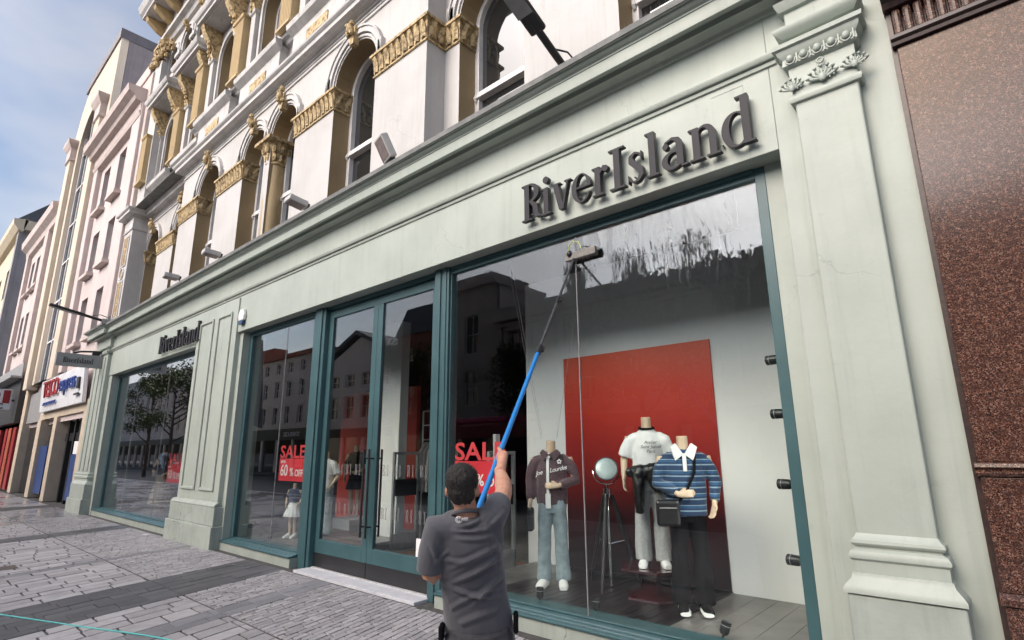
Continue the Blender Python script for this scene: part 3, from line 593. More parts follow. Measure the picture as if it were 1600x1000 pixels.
def capital(pts, z0, z1, parent, n_per_m=7, out=.07):
    """gold leaf band following a plan polyline (camera side on the right of travel)"""
    m = MB(); P = [Vector((x, y, 0)) for x, y in pts]; offs = []
    for i, p in enumerate(P):
        ns_ = []
        for a, b in ((i-1, i), (i, i+1)):
            if 0 <= a and b < len(P): d = P[b]-P[a]; ns_.append(Vector((d.y, -d.x, 0)).normalized())
        nn = sum(ns_, Vector()).normalized(); k = nn.dot(ns_[0]); offs.append(nn/max(k, .4))
    prof = [(.004, z0-.03), (.03, z0-.025), (.03, z0), (.012, z0+.01), (.03, z1-.1), (.07, z1-.055), (.085, z1-.05), (.085, z1), (.0, z1+.012)]
    rings = [[tuple(Vector((p.x, p.y, z))+o*q) for p, o in zip(P, offs)] for q, z in prof]; k = len(P)
    m.add([v for r in rings for v in r], [(i*k+j, i*k+j+1, (i+1)*k+j+1, (i+1)*k+j) for i in range(len(prof)-1) for j in range(k-1)])
    o = m.build('gold_capital', G['gold'], parent, smooth=30)
    lv = MB()
    for a, b, oa, ob in zip(P, P[1:], offs, offs[1:]):
        L = (b-a).length; leaf_row(lv, a+oa*.02, b+ob*.02, z0+.01, z1-.06, out, max(1, int(L*n_per_m)))
    lv.build('carved_leaves', G['gold'], o, kind='stuff', fix=False)
up = shop
Z0, ZC0, ZC1, ZSP = 5.75, 8.06, 8.47, 8.47
HB = .665
mid = [(XC+3.4, HB), (XC-3.4, HB), (XC+.7, .56), (XC-.7, .56)]     # B, D, paired C
side = [(XC+6.45, .66), (XC-6.45, .66), (XC+9.2, .6), (XC-9.2, .6)]
# walls of the first floor
for x0, x1, y, ops in ((XC-5.45, XC+5.45, YP, mid), (XC+5.45, XC+9.85, YR, [s for s in side if s[0] > XC]), (XC-9.85, XC-5.45, YR, [s for s in side if s[0] < XC])):
    mb = MB(); wall_open(mb, x0, x1, Z0, 9.75, y, [(xc, hw, Z0, ZSP) for xc, hw in ops]); mb.build('upper_wall', G['white'], up)
    for xc, hw in ops:
        reveal(xc, hw, Z0, ZSP, y, .46, G['tan'], up); sash(xc, hw, Z0+.05, ZSP, y+.4, 7.2, up)
        m = MB(); ring(m, xc, hw+.03, hw+.075, ZC1+.012, ZSP, y-.03, y+.01); ring(m, xc, hw+.1, hw+.2, ZC1+.25, ZSP, y-.06, y+.01); ring(m, xc, hw+.2, hw+.24, ZC1+.25, ZSP, y-.085, y+.01)
        m.build('arch_moulding', G['trim'], up, bevel=.006); keystone(xc, ZSP+hw+.05, y, up, 1.0)
    # fine string lines above the arches
    m = MB(); m.box(x0, x1, y-.03, y+.01, 9.42, 9.47); m.box(x0, x1, y-.02, y+.01, 9.53, 9.56); m.build('string_line', G['trim'], up, bevel=.008)
# side returns of the projecting middle
for s in (-1, 1):
    x = XC+s*5.45; m = MB(); m.quad((x, YP, Z0), (x, YR, Z0), (x, YR, 9.75), (x, YP, 9.75)); m.build('upper_wall', G['white'], up, fix=False)
# gold capitals on the piers
e = .05
for x0, x1, kind in ((XC+4.065, XC+5.45, 'c+'), (XC+1.26, XC+2.735, 'p'), (XC-2.735, XC-1.26, 'p'), (XC-5.45, XC-4.065, 'c-')):
    pts = [(x0, YP+.4), (x0, YP), (x1, YP), (x1, YP+.38)]
    if kind == 'c+': pts = [(x0, YP+.4), (x0, YP), (x1, YP), (x1, YR), (XC+5.79, YR), (XC+5.79, YR+.38)]
    if kind == 'c-': pts = [(XC-5.79, YR+.38), (XC-5.79, YR), (x0, YR), (x0, YP), (x1, YP), (x1, YP+.4)]
    capital(pts, ZC0, ZC1, up)
capital([(XC+7.11, YR+.4), (XC+7.11, YR), (XC+8.6, YR), (XC+8.6, YR+.38)], ZC0, ZC1, up); capital([(XC-8.6, YR+.38), (XC-8.6, YR), (XC-7.11, YR), (XC-7.11, YR+.38)], ZC0, ZC1, up); capital([(XC-9.84, YR), (XC-9.8, YR), (XC-9.8, YR+.38)], ZC0, ZC1, up)
# paired window column with leafy capital
cx, cy = XC, YP+.21
m = MB(); m.lathe([(.24, 5.75), (.25, 6.0), (.2, 6.06), (.22, 6.12), (.215, 7.0), (.19, 7.92)], (cx, cy, 0), 20); colm = m.build('column', G['col'], up, smooth=40)
m = MB(); m.lathe([(.21, 7.91), (.225, 7.93), (.2, 7.96), (.2, 8.05), (.26, 8.3), (.33, 8.4)], (cx, cy, 0), 16); m.box(cx-.36, cx+.36, cy-.36, cy+.3, 8.4, 8.475)
for k in range(10):
    a = 2*math.pi*k/10; d = Vector((math.cos(a), math.sin(a), 0))
    for z, r, h in ((8.08, .21, .13), (8.25, .27, .12)): m.ball(Vector((cx, cy, z))+d*r, .055, .05, h*.8, 6, 5)
m.build('column_capital', G['gold'], colm, smooth=50)
m = MB(); m.box(XC-.13, XC+.13, YP+.01, YP+.36, Z0, 8.46); m.build('column_backing', G['white'], up)
m = MB(); m.box(XC-.1, XC+.1, YP-.035, YP+.01, 8.5, 9.0)
for k in range(9): m.ball((XC+random.uniform(-.06, .06), YP-.04, 8.55+k*.05), .04, .03, .04, 6, 4)
m.build('gold_panel', G['gold'], up, smooth=50)
# end pilasters
for s in (-1, 1):
    a, b = sorted((XC+s*9.85, XC+s*10.75))
    m = MB(); m.box(a, b, -.02, 1.0, Z0, 9.2); m.build('end_pilaster', G['white'], up, bevel=.01)
    for z0, z1 in ((6.15, 7.35), (7.95, 8.95)):
        m = MB(); m.box(a+.2, b-.2, -.032, -.015, z0, z1); g = m.build('gold_panel', G['tan'], up)
        m = MB()
        for k in range(int((z1-z0)/.09)): m.ball(((a+b)/2+(.05 if k % 2 else -.05), -.035, z0+.07+k*.09), .07, .025, .05, 6, 4)
        m.build('gold_scroll', G['gold'], g, smooth=50)
        m = MB()
        for q in (a+.15, b-.2): m.box(q, q+.05, -.05, -.01, z0-.05, z1+.05)
        for q in (z0-.05, z1): m.box(a+.201, b-.201, -.05, -.01, q, q+.05)
        m.build('panel_moulding', G['trim'], up, bevel=.01)
    m = MB(); c0 = (a+b)/2; m.tube([(c0+.2*math.cos(t*.4), -.035, 7.65+.2*math.sin(t*.4)) for t in range(17)], .03, 6); m.build('gold_roundel', G['trim'], up, smooth=50)
    m = MB(); m.ball((c0, -.02, 7.65), .15, .03, .15, 10, 6); m.build('gold_roundel', G['gold'], up, smooth=50)
# first cornice, mitred round the projections
fc = [(.0, 9.6), (.03, 9.61), (.05, 9.65), (.12, 9.67), (.14, 9.66), (.22, 9.67), (.225, 9.76), (.25, 9.77), (.28, 9.8), (.29, 9.84)]
yy = lambda b: [(b-o, z) for o, z in fc]+[(b+.5, 9.84), (b+.5, 9.6)]
m = MB(); m.run(yy(YR), XC-9.9, XC-5.45+.28); m.build('upper_cornice', G['trim'], up, smooth=25)
m = MB(); m.run(yy(YR), XC+5.45-.28, XC+9.9); m.build('upper_cornice', G['trim'], up, smooth=25)
m = MB(); m.wrap(fc+[(0, 9.845)], XC-5.45, XC+5.45, YP, YR+.3); m.build('upper_cornice', G['trim'], up, smooth=25)
for s in (-1, 1):
    a, b = sorted((XC+s*9.85, XC+s*10.75)); m = MB(); m.wrap([(0, 9.15), (.03, 9.16), (.04, 9.2), (.02, 9.21), (.02, 9.55)]+fc+[(0, 9.846)], a, b, -.02, 1.0); m.build('upper_cornice', G['trim'], up, smooth=25)
m = MB(); m.box(XC-10.9, XC+10.9, -.1, .9, 9.847, 9.87); m.build('gutter', G['lead'], up)
# second floor
Y2m, Y2s = .2, .52
def storey2(x0, x1, y, cs):
    mb = MB(); wall_open(mb, x0, x1, 9.8, 14.6, y, [(c, .55, 10.95, 12.75) for c in cs]); mb.build('upper_wall', G['white'], up)
    m = MB(); m.run([(y, 10.75), (y-.08, 10.78), (y-.12, 10.84), (y-.2, 10.86), (y-.22, 10.93), (y, 10.96)], x0, x1); m.build('sill_course', G['trim'], up, smooth=25)
    for c in cs:
        reveal(c, .55, 10.95, 12.75, y, .4, G['tan'], up); sash(c, .55, 10.96, 12.75, y+.34, 11.9, up)
        m = MB(); ring(m, c, .58, .7, 10.97, 12.75, y-.06, y+.01); m.build('arch_moulding', G['trim'], up, bevel=.008)
        # white side pilasters with small capitals
        for s in (-1, 1):
            m = MB(); m.box(c+s*.86-.13, c+s*.86+.13, y-.16, y+.01, 10.97, 12.85); m.wrap([(0, 12.72), (.04, 12.75), (.05, 12.82), (0, 12.85)], c+s*.86-.13, c+s*.86+.13, y-.16, y); m.build('window_pilaster', G['white'], up, bevel=.01)
            b = MB(); bx = c+s*.82
            pf = [(y-.1, 12.75), (y-.2, 12.8), (y-.24, 12.95), (y-.2, 13.1), (y-.3, 13.25), (y-.48, 13.55), (y-.55, 13.8), (y, 13.8), (y, 12.75)]
            b.prism(pf, bx-.12, bx+.12, 'x')
            for k in range(8): b.ball((bx+random.uniform(-.09, .09), y-.2-.03*k, 12.85+.11*k), .07, .06, .07, 6, 4)
            b.build('scroll_bracket', G['gold'], up, smooth=40)
        m = MB(); m.wrap([(-.12, 13.8), (0, 13.805), (.0, 13.9), (.05, 13.93), (.09, 14.0), (.1, 14.06), (0, 14.1)], c-1.05, c+1.05, y-.62, y+.02); m.box(c-.85, c+.85, y-.52, y, 13.76, 13.8); m.build('window_hood', G['trim'], up, smooth=25)
        # projecting sill block with gold inset
        m = MB(); m.box(c-1.05, c+1.05, y-.2, y+.01, 9.87, 10.76); m.run([(y-.2, 10.6), (y-.26, 10.64), (y-.34, 10.7), (y-.36, 10.82), (y-.2, 10.86)], c-1.12, c+1.12); m.build('sill_block', G['trim'], up, bevel=.006)
        m = MB(); m.box(c-.42, c+.42, y-.225, y-.19, 10.15, 10.4); g = m.build('gold_panel', G['gold'], up, bevel=.01)
    for a, b in zip(cs, cs[1:]):
        if 1.9 < abs(a-b) < 4: flute((a+b)/2, y)
def flute(c, y):
    m = MB(); w = .27; z0, z1 = 11.0, 12.75; n = 7; pts = []
    for i in range(n):
        u0 = c-w+2*w*i/n; u1 = c-w+2*w*(i+1)/n; k = .18*(u1-u0)
        pts += [(u0+k, y-.3), (u0+2.2*k, y-.272), (u1-2.2*k, y-.272), (u1-k, y-.3)]
    pts = [(c-w, y+.0), (c-w, y-.3)]+pts+[(c+w, y-.3), (c+w, y)]
    m.prism(pts, z0, z1, 'z'); o = m.build('fluted_pilaster', G['tanlt'], up)
    m = MB(); m.wrap([(0, z1-.02), (.03, z1), (.05, z1+.06), (0, z1+.08)], c-w, c+w, y-.3, y); m.build('pilaster_cap', G['tanlt'], o); m = MB(); m.wrap([(.05, z0-.06), (.05, z0), (0, z0+.06), (-.02, z0+.06)], c-w, c+w, y-.3, y); m.build('pilaster_foot', G['tanlt'], o)
storey2(XC-5.2, XC+5.2, Y2m, [XC-3.45, XC-.72, XC+2.0, XC+4.3])
storey2(XC-9.85, XC-5.2, Y2s, [XC-9.05, XC-6.35])
storey2(XC+5.2, XC+9.85, Y2s, [XC+6.35, XC+9.05])
flute(XC-4.85, Y2m+.02); flute(XC-10.25, .3)
m = MB(); m.box(XC-10.75, XC-9.85, .15, 1.2, 9.8, 14.6); m.build('upper_wall', G['white'], up)
m = MB(); m.box(XC+9.85, XC+10.75, .15, 1.2, 9.8, 14.6); m.build('upper_wall', G['white'], up)
# third floor with its row of arches, and the bracketed eaves
m = MB(); m.run([(.45, 14.25), (.3, 14.3), (.22, 14.4), (.1, 14.45), (.08, 14.58), (.5, 14.62)], XC-10.8, XC+10.8); m.build('upper_cornice', G['trim'], up, smooth=25)
cs3 = [XC-9.6+1.42*i for i in range(14)]
mb = MB(); wall_open(mb, XC-10.75, XC+10.75, 14.6, 17.6, .4, [(c, .42, 14.9, 15.9) for c in cs3]); mb.build('upper_wall', G['white'], up)
for c in cs3[:9]:
    reveal(c, .42, 14.9, 15.9, .4, .3, G['tan'], up); g = MB(); g.add([(x, .66, z) for x, z in arch_pts(c, .42, 14.9, 15.9)], [tuple(range(17))]); g.build('pane', G['pane'], up)
    m = MB(); ring(m, c, .44, .56, 14.95, 15.9, .32, .41); ring(m, c, .56, .64, 15.6, 15.9, .28, .41); m.box(c+.47, c+.95, .24, .41, 15.6, 15.75); m.build('arch_moulding', G['trim'], up, bevel=.008); keystone(c, 16.38, .33, up, .9)
m = MB(); m.box(XC-10.95, XC-10.05, .1, .6, 14.62, 15.95); m.build('end_pilaster', G['white'], up, bevel=.01)
m = MB(); rr = random.Random(5)
m.box(XC-11.05, XC-9.95, .0, .6, 16.75, 16.86)
for k in range(70): m.ball((XC-10.5+rr.uniform(-.55, .55), .06+rr.uniform(-.08, .15), 15.95+rr.random()*.8), .09, .09, .11, 6, 4)
m.build('end_capital', G['gold'], up, smooth=50)
m = MB(); m.run([(.45, 16.9), (.3, 16.95), (.25, 17.1), (.1, 17.15), (.1, 17.3), (.45, 17.35)], XC-10.85, XC+10.8); m.build('upper_cornice', G['trim'], up, smooth=25)
m = MB(); m.box(XC-11.2, XC+11.2, -.5, 1.2, 18.0, 18.12); m.run([(-.5, 18.12), (-.58, 18.2), (-.66, 18.4), (-.66, 18.46), (1.2, 18.6), (1.2, 18.12)], XC-11.28, XC+11.28); m.box(XC-10.8, XC+10.8, .2, 1.0, 17.3, 18.0); m.build('eaves', G['trim'], up, bevel=.01)
for i in range(16):
    c = XC-10.9+i*.9; m = MB(); m.prism([(.2, 17.5), (-.05, 17.6), (-.38, 17.85), (-.44, 17.999), (.2, 17.999)], c-.12, c+.12, 'x'); m.build('eaves_bracket', G['tanlt'], up, bevel=.01)
# masonry body behind
m = MB(); m.box(XC-10.75, XC+10.75, 1.0, 1.2, 5.6, 18); m.box(XC-10.76, XC-10.4, .6, 12, 0, 18); m.box(XC+10.4, XC+10.76, .6, 12, 0, 18); m.box(XC-10.4, XC+10.4, 11.7, 12, 0, 18); m.box(XC-10.7, XC+10.7, .8, 12, 17.7, 17.9); m.build('building_body', G['white'], up)
# ------------------------------------------------------------------ neighbours on this side of the street
def wall_rect(mb, x0, x1, z0, z1, y, ops, dep=.25, flip=1):
    """wall facing -Y (flip=1) or +Y (flip=-1) with rectangular openings and their reveals"""
    xs = sorted({x0, x1, *[o[0] for o in ops], *[o[1] for o in ops]}); zs = sorted({z0, z1, *[o[2] for o in ops], *[o[3] for o in ops]})
    for a, b in zip(xs, xs[1:]):
        for c, d in zip(zs, zs[1:]):
            mx_, mz = (a+b)/2, (c+d)/2
            if any(o[0] < mx_ < o[1] and o[2] < mz < o[3] for o in ops): continue
            mb.quad((a, y, c), (b, y, c), (b, y, d), (a, y, d))
    for a, b, c, d in ops:
        w = y+dep*flip
        for p, q in (((a, c), (a, d)), ((b, d), (b, c)), ((a, d), (b, d)), ((b, c), (a, c))): mb.quad((p[0], y, p[1]), (q[0], y, q[1]), (q[0], w, q[1]), (p[0], w, p[1]))
def rect_window(a, b, c, d, y, parent, frame, flip=1, bars=1, sill=None):
    f = MB(); t = .06; y0, y1 = y-.03, y+.03
    f.box(a, a+t, y0, y1, c, d); f.box(b-t, b, y0, y1, c, d); f.box(a+t, b-t, y0, y1, c, c+t); f.box(a+t, b-t, y0, y1, d-t, d); f.box(a+t, b-t, y0-.01, y1, (c+d)/2-.03, (c+d)/2+.03)
    if bars > 1: f.box((a+b)/2-.025, (a+b)/2+.025, y0, y1, c+t, d-t)
    o = f.build('window', frame, parent)
    g = MB(); g.quad((a, y+.01*flip, c), (b, y+.01*flip, c), (b, y+.01*flip, d), (a, y+.01*flip, d)); g.build('pane', G['pane'], o)
    if sill:
        s = MB(); s.box(a-.15, b+.15, y-.45*flip, y-.2*flip, c-.14, c-.001) if flip > 0 else s.box(a-.15, b+.15, y+.2, y+.45, c-.14, c-.001); s.build('sill', sill, o)
    return o
pink = mat('pink_stone', (.56, .48, .46), (.5, .425, .405), rough=.8, ns=.9, streak=.15, bump=.15, bs_=9)
pinkd = mat('pink_stone_trim', (.55, .465, .435), (.45, .375, .35), rough=.8, ns=2)
cream = mat('sunlit_cream_stone', (.6, .52, .42), (.54, .465, .375), rough=.8, ns=1.2, streak=.2)  # warm sunlight on the tower front is put into this base colour
lilac = mat('shaded_stained_gable', (.5, .43, .42), (.38, .33, .33), rough=.85, ns=.7, streak=.55, amt=(.35, .7))  # run stains, with the tower side's shade put into the base colour
slate = mat('slate_roof', (.07, .08, .095), (.1, .11, .12), rough=.6, ns=6)
pb_ = thing('pink_building', 'pale pink stone building with tall arched tower beside the white facade', 'building', (-34, 0, 0))
wins = []
for x0 in (-27.9, -25.6):
    for z0, z1 in ((11.75, 13.7), (8.9, 10.75), (6.0, 7.9)): wins.append((x0, x0+1.0, z0, z1))
mb = MB(); wall_rect(mb, -29.2, -22.4, 3.0, 14.6, .1, wins); mb.build('wall', pink, pb_)
for o in wins: rect_window(*o, .32, pb_, G['sash'], sill=pinkd)
for a_, b_ in ((-23.5, -22.4), (-29.2, -28.5)): m = MB(); m.box(a_, b_, -.08, .2, 5.0, 14.6); m.build('wall_pier', pink, pb_, bevel=.03)
m = MB(); m.run([(.1, 14.0), (-.1, 14.05), (-.15, 14.2), (-.1, 14.25), (-.12, 14.6), (-.3, 14.65), (-.35, 14.8), (-.55, 14.9), (-.6, 15.15), (.3, 15.2)], -29.3, -22.45); m.build('cornice', pinkd, pb_, smooth=20)
m = MB(); m.box(-27.6, -22.45, .05, .5, 15.2, 15.85); m.box(-26.0, -22.45, .0, .55, 15.85, 16.4); m.box(-22.46, -22.11, .03, 9, 5, 15.8); m.build('parapet', pinkd, pb_, bevel=.02)
# tower
TX0, TX1, TZ = -36.6, -28.6, 21.4
ap = [(TX1, 3), (TX1, TZ), (-34.2, TZ), (-34.9, TZ-.25), (-35.6, TZ-1.0), (-36.2, TZ-2.2), (TX0, TZ-3.6), (TX0, 3)]
m = MB(); m.prism(ap, .25, 9, 'y'); m.build('tower', lilac, pb_)
m = MB(); arc = arch_pts(-32.6, 2.0, 5.0, 17.0, 20); outer = [(TX1+.02, 5), (TX1+.02, TZ-.45), (-34.2, TZ-.45), (-34.9, TZ-.7), (-35.6, TZ-1.4), (-36.2, TZ-2.5), (TX0-.02, TZ-3.8), (TX0-.02, 5)]
pl = list(reversed(arc)); n_ = len(outer)
bmt = outline_mesh([outer, arc], .3); 
for v in bmt.vertices: v.co = Vector((v.co.x, .1-v.co.z, v.co.y))-ORG[pb_.name]
obj('tower_front', bmt, cream, pb_, off=ORG[pb_.name])
m = MB(); m.prism([(TX1+.03, TZ-.45), (TX1+.03, TZ+.05), (-34.2, TZ+.05), (-34.95, TZ-.2), (-35.0, TZ-.5), (-34.2, TZ-.45)], -.12, 9.1, 'y'); m.build('tower_coping', mat('coping_stone', (.24, .22, .23), rough=.7), pb_)
m = MB(); m.box(-34.4, -30.8, .2, .3, 5, 19.0); m.build('tower_window', G['pane'], pb_)
m = MB(); 
for x in (-34.35, -33.2, -32.0, -30.9): m.box(x-.05, x+.05, .12, .22, 5, 18.6)
for z in (7, 9, 11, 13, 15, 17): m.box(-34.4, -30.8, .13, .22, z-.04, z+.04)
m.build('tower_glazing_bar', G['sash'], pb_)
for a, b in ((-30.2, -29.2), (-36.0, -35.1)):
    m = MB(); m.box(a, b, -.25, .2, 4.8, 17.6); m.build('tower_pier', cream, pb_, bevel=.03)
    m = MB(); m.wrap([(0, 16.9), (.08, 16.95), (.05, 17.1), (.05, 17.6), (.12, 17.7), (.22, 17.9), (.24, 18.05), (0, 18.2)], a, b, -.25, .2); m.build('pier_cap', pinkd, pb_)
lw = []
for x0 in (-44.6, -42.9, -41.2):
    for z0, z1 in ((11.3, 13.4), (7.7, 9.9)): lw.append((x0, x0+1.0, z0, z1))
mb = MB(); wall_rect(mb, -46, -36.5, 3.0, 14.4, .1, lw); mb.build('wall', pink, pb_)
for o in lw: rect_window(*o, .32, pb_, G['sash'], sill=pinkd)
for a_, b_ in ((-40.0, -38.9), (-46, -45.2)): m = MB(); m.box(a_, b_, -.1, .2, 5, 14.4); m.build('wall_pier', pinkd, pb_)
m = MB(); m.run([(.1, 14.0), (-.1, 14.1), (-.15, 14.4), (-.4, 14.6), (-.45, 15.0), (.3, 15.1)], -46.1, -36.5); m.box(-45.5, -37, .3, .6, 15.1, 15.5); m.build('cornice', pinkd, pb_, smooth=20)
m = MB(); m.box(-46, -22.4, .36, 9, 3, 14.5); m.build('building_body', pink, pb_)
# ground floor: supermarket front
m = MB(); m.box(-31.9, -23.2, .02, .4, 3.2, 3.62); m.box(-31.95, -31.2, -.02, .4, 0, 3.2); m.box(-28.6, -28.0, -.02, .4, 0, 3.2); m.box(-36.6, -35.8, -.02, .4, 0, 5.2); m.box(-23.9, -23.3, .0, .4, 0, 3.2); m.build('shopfront_pillar', mat('cream_pillar', (.56, .47, .36), rough=.7, streak=.2), pb_, bevel=.015)
m = MB(); m.box(-31.2, -23.9, .55, .6, 0, 3.2); m.build('shopfront_glass', G['pane'], pb_)
m = MB(); m.box(-31.2, -23.9, .35, .5, 2.25, 2.55)
for x in (-30.2, -29.4, -27.4, -26.4, -25.6): m.box(x-.09, x+.09, .3, .5, 0, 3.2)
m.build('shopfront_frame', G['dark'], pb_)
blue = mat('blue_poster', (.02, .045, .17), (.03, .07, .22), rough=.4, ns=3)
m = MB(); m.box(-25.2, -24.1, .1, .13, .2, 1.75); pst = m.build('blue_poster', blue, pb_)
m = MB(); m.box(-25.0, -24.3, .1, .12, 1.76, 2.2); m.build('white_notice', G['wht'], pb_)
m = MB(); m.box(-31.1, -29.6, .1, .13, .2, 2.1); m.build('blue_poster', blue, pb_)
m = MB(); m.box(-35.8, -31.9, .3, .4, 0, 5.2); m.build('side_entrance', G['pane'], pb_)
m = MB(); m.box(-35.7, -32.2, .1, .3, 3.2, 4.6); m.build('grille', G['grey'], pb_)
# supermarket sign board, tilted
ts = thing('supermarket_sign', 'big white illuminated supermarket sign board with red and blue lettering', 'sign', (-27.4, -.1, 4.15))
bx = Vector((1, 0, 0)); bz = Vector((0, -.06, 1)).normalized(); by = bx.cross(bz)*-1
m = MB(); m.obox((-27.45, -.12, 4.15), (bx, by, bz), 3.75, .06, .66); m.build('sign_board', mat('white_sign', (.8, .81, .84), rough=.3), ts, bevel=.01)
redp = mat('red_paint', (.36, .02, .025), rough=.4); bluep = mat('blue_paint', (.02, .06, .28), rough=.4)
for s, o, sz, mm in (('TESCO', (-30.3, -.24, 4.05), .95, redp), ('express', (-27.2, -.24, 4.1), .85, bluep)):
    place_text(text_mesh(s, sz, .05), 'sign_letters', mm, ts, o, bx, bz)
for i in range(5):
    m = MB(); m.prism([(-30.2+i*.5, 3.72), (-29.9+i*.5, 3.72), (-29.75+i*.5, 3.84), (-30.05+i*.5, 3.84)], -.235, -.2, 'y'); m.build('sign_dash', bluep, ts)
m = MB(); m.box(-24.35, -24.1, -.25, -.19, 4.0, 4.4); m.box(-24.6, -23.95, -.25, -.19, 3.78, 3.84); m.build('sign_emblem', G['dark'], ts)
# fried chicken shop
kf = thing('fast_food_shop', 'black and red fast food shopfront at far left under pink stone', 'shopfront', (-41, 0, 0))
m = MB(); m.box(-46, -36.7, -.25, .1, 3.3, 5.6); m.build('fascia', mat('black_cladding', (.03, .03, .032), rough=.5, bump=.2, bs_=5), kf, bevel=.01)
m = MB(); m.box(-46, -36.7, .1, .2, 0, 3.3); m.build('shop_glass', G['pane'], kf)
for a, b, mm in ((-38.0, -37.2, redp), (-40.6, -39.9, redp), (-43, -42.3, redp), (-39.5, -38.6, mat('orange_poster', (.42, .09, .04), rough=.5))):
    m = MB(); m.box(a, b, -.05, .08, .1, 3.1); m.build('red_panel', mm, kf)
m = MB(); m.box(-46, -36.7, -.7, -.25, 5.5, 5.6); m.box(-46, -36.7, -.3, -.26, 5.6, 6.3); m.build('canopy', G['grey'], kf)
ks = thing('chicken_shop_sign', 'small white projecting sign with red stripes and black letters', 'sign', (-38.0, -.9, 4.55))
m = MB(); m.box(-38.06, -37.96, -1.5, -.35, 3.98, 5.0); m.build('sign_box', G['wht'], ks, bevel=.01)
for a in (-1.45, -.7): m = MB(); m.box(-37.96, -37.95, a, a+.27, 4.3, 4.95); m.build('red_stripe', redp, ks)
place_text(text_mesh('KFC', .36, .01, bold=.012), 'sign_letters', G['dark'], ks, (-37.948, -1.3, 4.03), Vector((0, 1, 0)))
m = MB(); m.ball((-37.955, -.93, 4.68), .01, .13, .2, 8, 6); m.build('emblem', G['grey'], ks)
m = MB(); m.box(-38.04, -37.98, -.35, -.2, 4.4, 4.5); m.build('bracket', G['dark'], ks)
# yellow building at far left
yb = thing('yellow_building', 'cream yellow building with grey slate roof at far left', 'building', (-62, 0, 0))
yel = mat('yellow_stone', (.62, .54, .4), (.55, .475, .36), rough=.8, ns=1, streak=.2); grs = mat('grey_gable', (.3, .29, .3), (.24, .23, .24), rough=.85, ns=.8, streak=.3)
yw = [(x, x+1.3, z, z+2.4) for x in (-58, -62, -66, -70, -74) for z in (5.5, 9.5, 13.5)]
mb = MB(); wall_rect(mb, -78, -53.5, 0, 18.6, .1, yw); mb.build('wall', yel, yb)
for o in yw: rect_window(*o, .32, yb, G['sash'])
m = MB(); m.box(-53.5, -53.4, .1, 9, 0, 18.6); m.box(-54.2, -53.38, -.1, .1, 0, 18.6); m.build('gable', grs, yb)
m = MB(); m.run([(.1, 18.0), (-.2, 18.1), (-.5, 18.5), (-.55, 18.9), (.3, 19.0)], -78, -53.0); m.box(-53.4, -53.0, .1, 9, 18.2, 18.95); m.build('cornice', yel, yb)
m = MB(); m.prism([(-.3, 19.0), (1.6, 21.0), (9, 21.0), (9, 19.0)], -78, -53.2, 'x'); m.build('roof', slate, yb)
m = MB(); m.box(-53.4, -46.0, 1.2, 9, 0, 13.5); m.build('infill_block', grs, yb)
# ------------------------------------------------------------------ polished granite frontage on the right
gm, nt, b = base_mat('polished_granite')
vor = N(nt, 'TexVoronoi'); vor.inputs['Scale'].default_value = 190; lk(nt, N(nt, 'NewGeometry').outputs['Position'], vor.inputs[0])
cr = N(nt, 'ValToRGB'); cr.color_ramp.interpolation = 'CONSTANT'; el = cr.color_ramp.elements; el[0].color = (.012, .009, .009, 1); el[1].position = .28; el[1].color = (.11, .045, .03, 1)
for p, c in ((.5, (.07, .03, .022, 1)), (.66, (.19, .09, .06, 1)), (.86, (.24, .16, .13, 1))): e = el.new(p); e.color = c
sp = N(nt, 'SeparateColor'); lk(nt, vor.outputs['Color'], sp.inputs[0]); lk(nt, sp.outputs[0], cr.inputs[0])
lk(nt, mixc(nt, ramp(nt, noise(nt, 30, 5, .7), .4, .65), cr.outputs[0], (.045, .024, .02)), b.inputs['Base Color'])
b.inputs['Roughness'].default_value = .17; b.inputs['Specular IOR Level'].default_value = .33; b.inputs['Coat Weight'].default_value = .0; b.inputs['Coat Roughness'].default_value = .1
bumpn(nt, b, noise(nt, 2.2, 3), .04, .02); G['granite'] = gm
gd = mat('granite_dark_trim', (.03, .018, .016), (.06, .035, .03), rough=.35, ns=30)
gb = thing('granite_building', 'polished red-brown granite frontage at the right edge beside the sage pilaster', 'building', (2, 0, 0))
for x0, x1, z0, z1, y in ((-.2, .72, 1.665, 4.62, -.07), (.726, 2.4, 1.665, 4.62, -.07), (-.2, .72, .93, 1.575, -.09), (.726, 2.4, .93, 1.575, -.09), (-.2, 2.4, -.02, .86, -.11)):
    m = MB(); m.box(x0, x1, y, .3, z0, z1); m.build('granite_panel', G['granite'], gb, bevel=.006)
m = MB(); m.run([(.0, 1.576), (-.1, 1.58), (-.115, 1.6), (-.1, 1.62), (-.125, 1.635), (-.12, 1.655), (-.08, 1.664), (.1, 1.664)], -.215, 2.4); m.run([(0, .861), (-.13, .865), (-.13, .9), (-.1, .929), (.1, .929)], -.215, 2.4); m.build('granite_moulding', G['granite'], gb, smooth=30)
m = MB(); m.box(-.232, -.201, -.05, .3, -.02, 5.4); m.box(-.2, 6, .0, .3, -.02, 5.4); m.build('shadow_joint', gd, gb)
m = MB(); m.run([(0, 4.62), (-.1, 4.625), (-.105, 4.65), (-.085, 4.665), (-.11, 4.68), (-.105, 4.71), (.1, 4.715)], -.225, 2.4); m.build('granite_moulding', gd, gb, smooth=30)
for i in range(40):
    x = -.2+i*.065; m = MB(); m.box(x+.004, x+.061, -.075, .1, 4.716, 4.94); m.build('granite_flute', G['granite'], gb, bevel=.02)
m = MB(); m.run([(.1, 4.941), (-.1, 4.945), (-.12, 4.99), (-.2, 5.02), (-.24, 5.06), (-.3, 5.065), (-.32, 5.16), (-.36, 5.2), (.3, 5.25)], -.24, 6); m.build('granite_cornice', gd, gb, smooth=25)
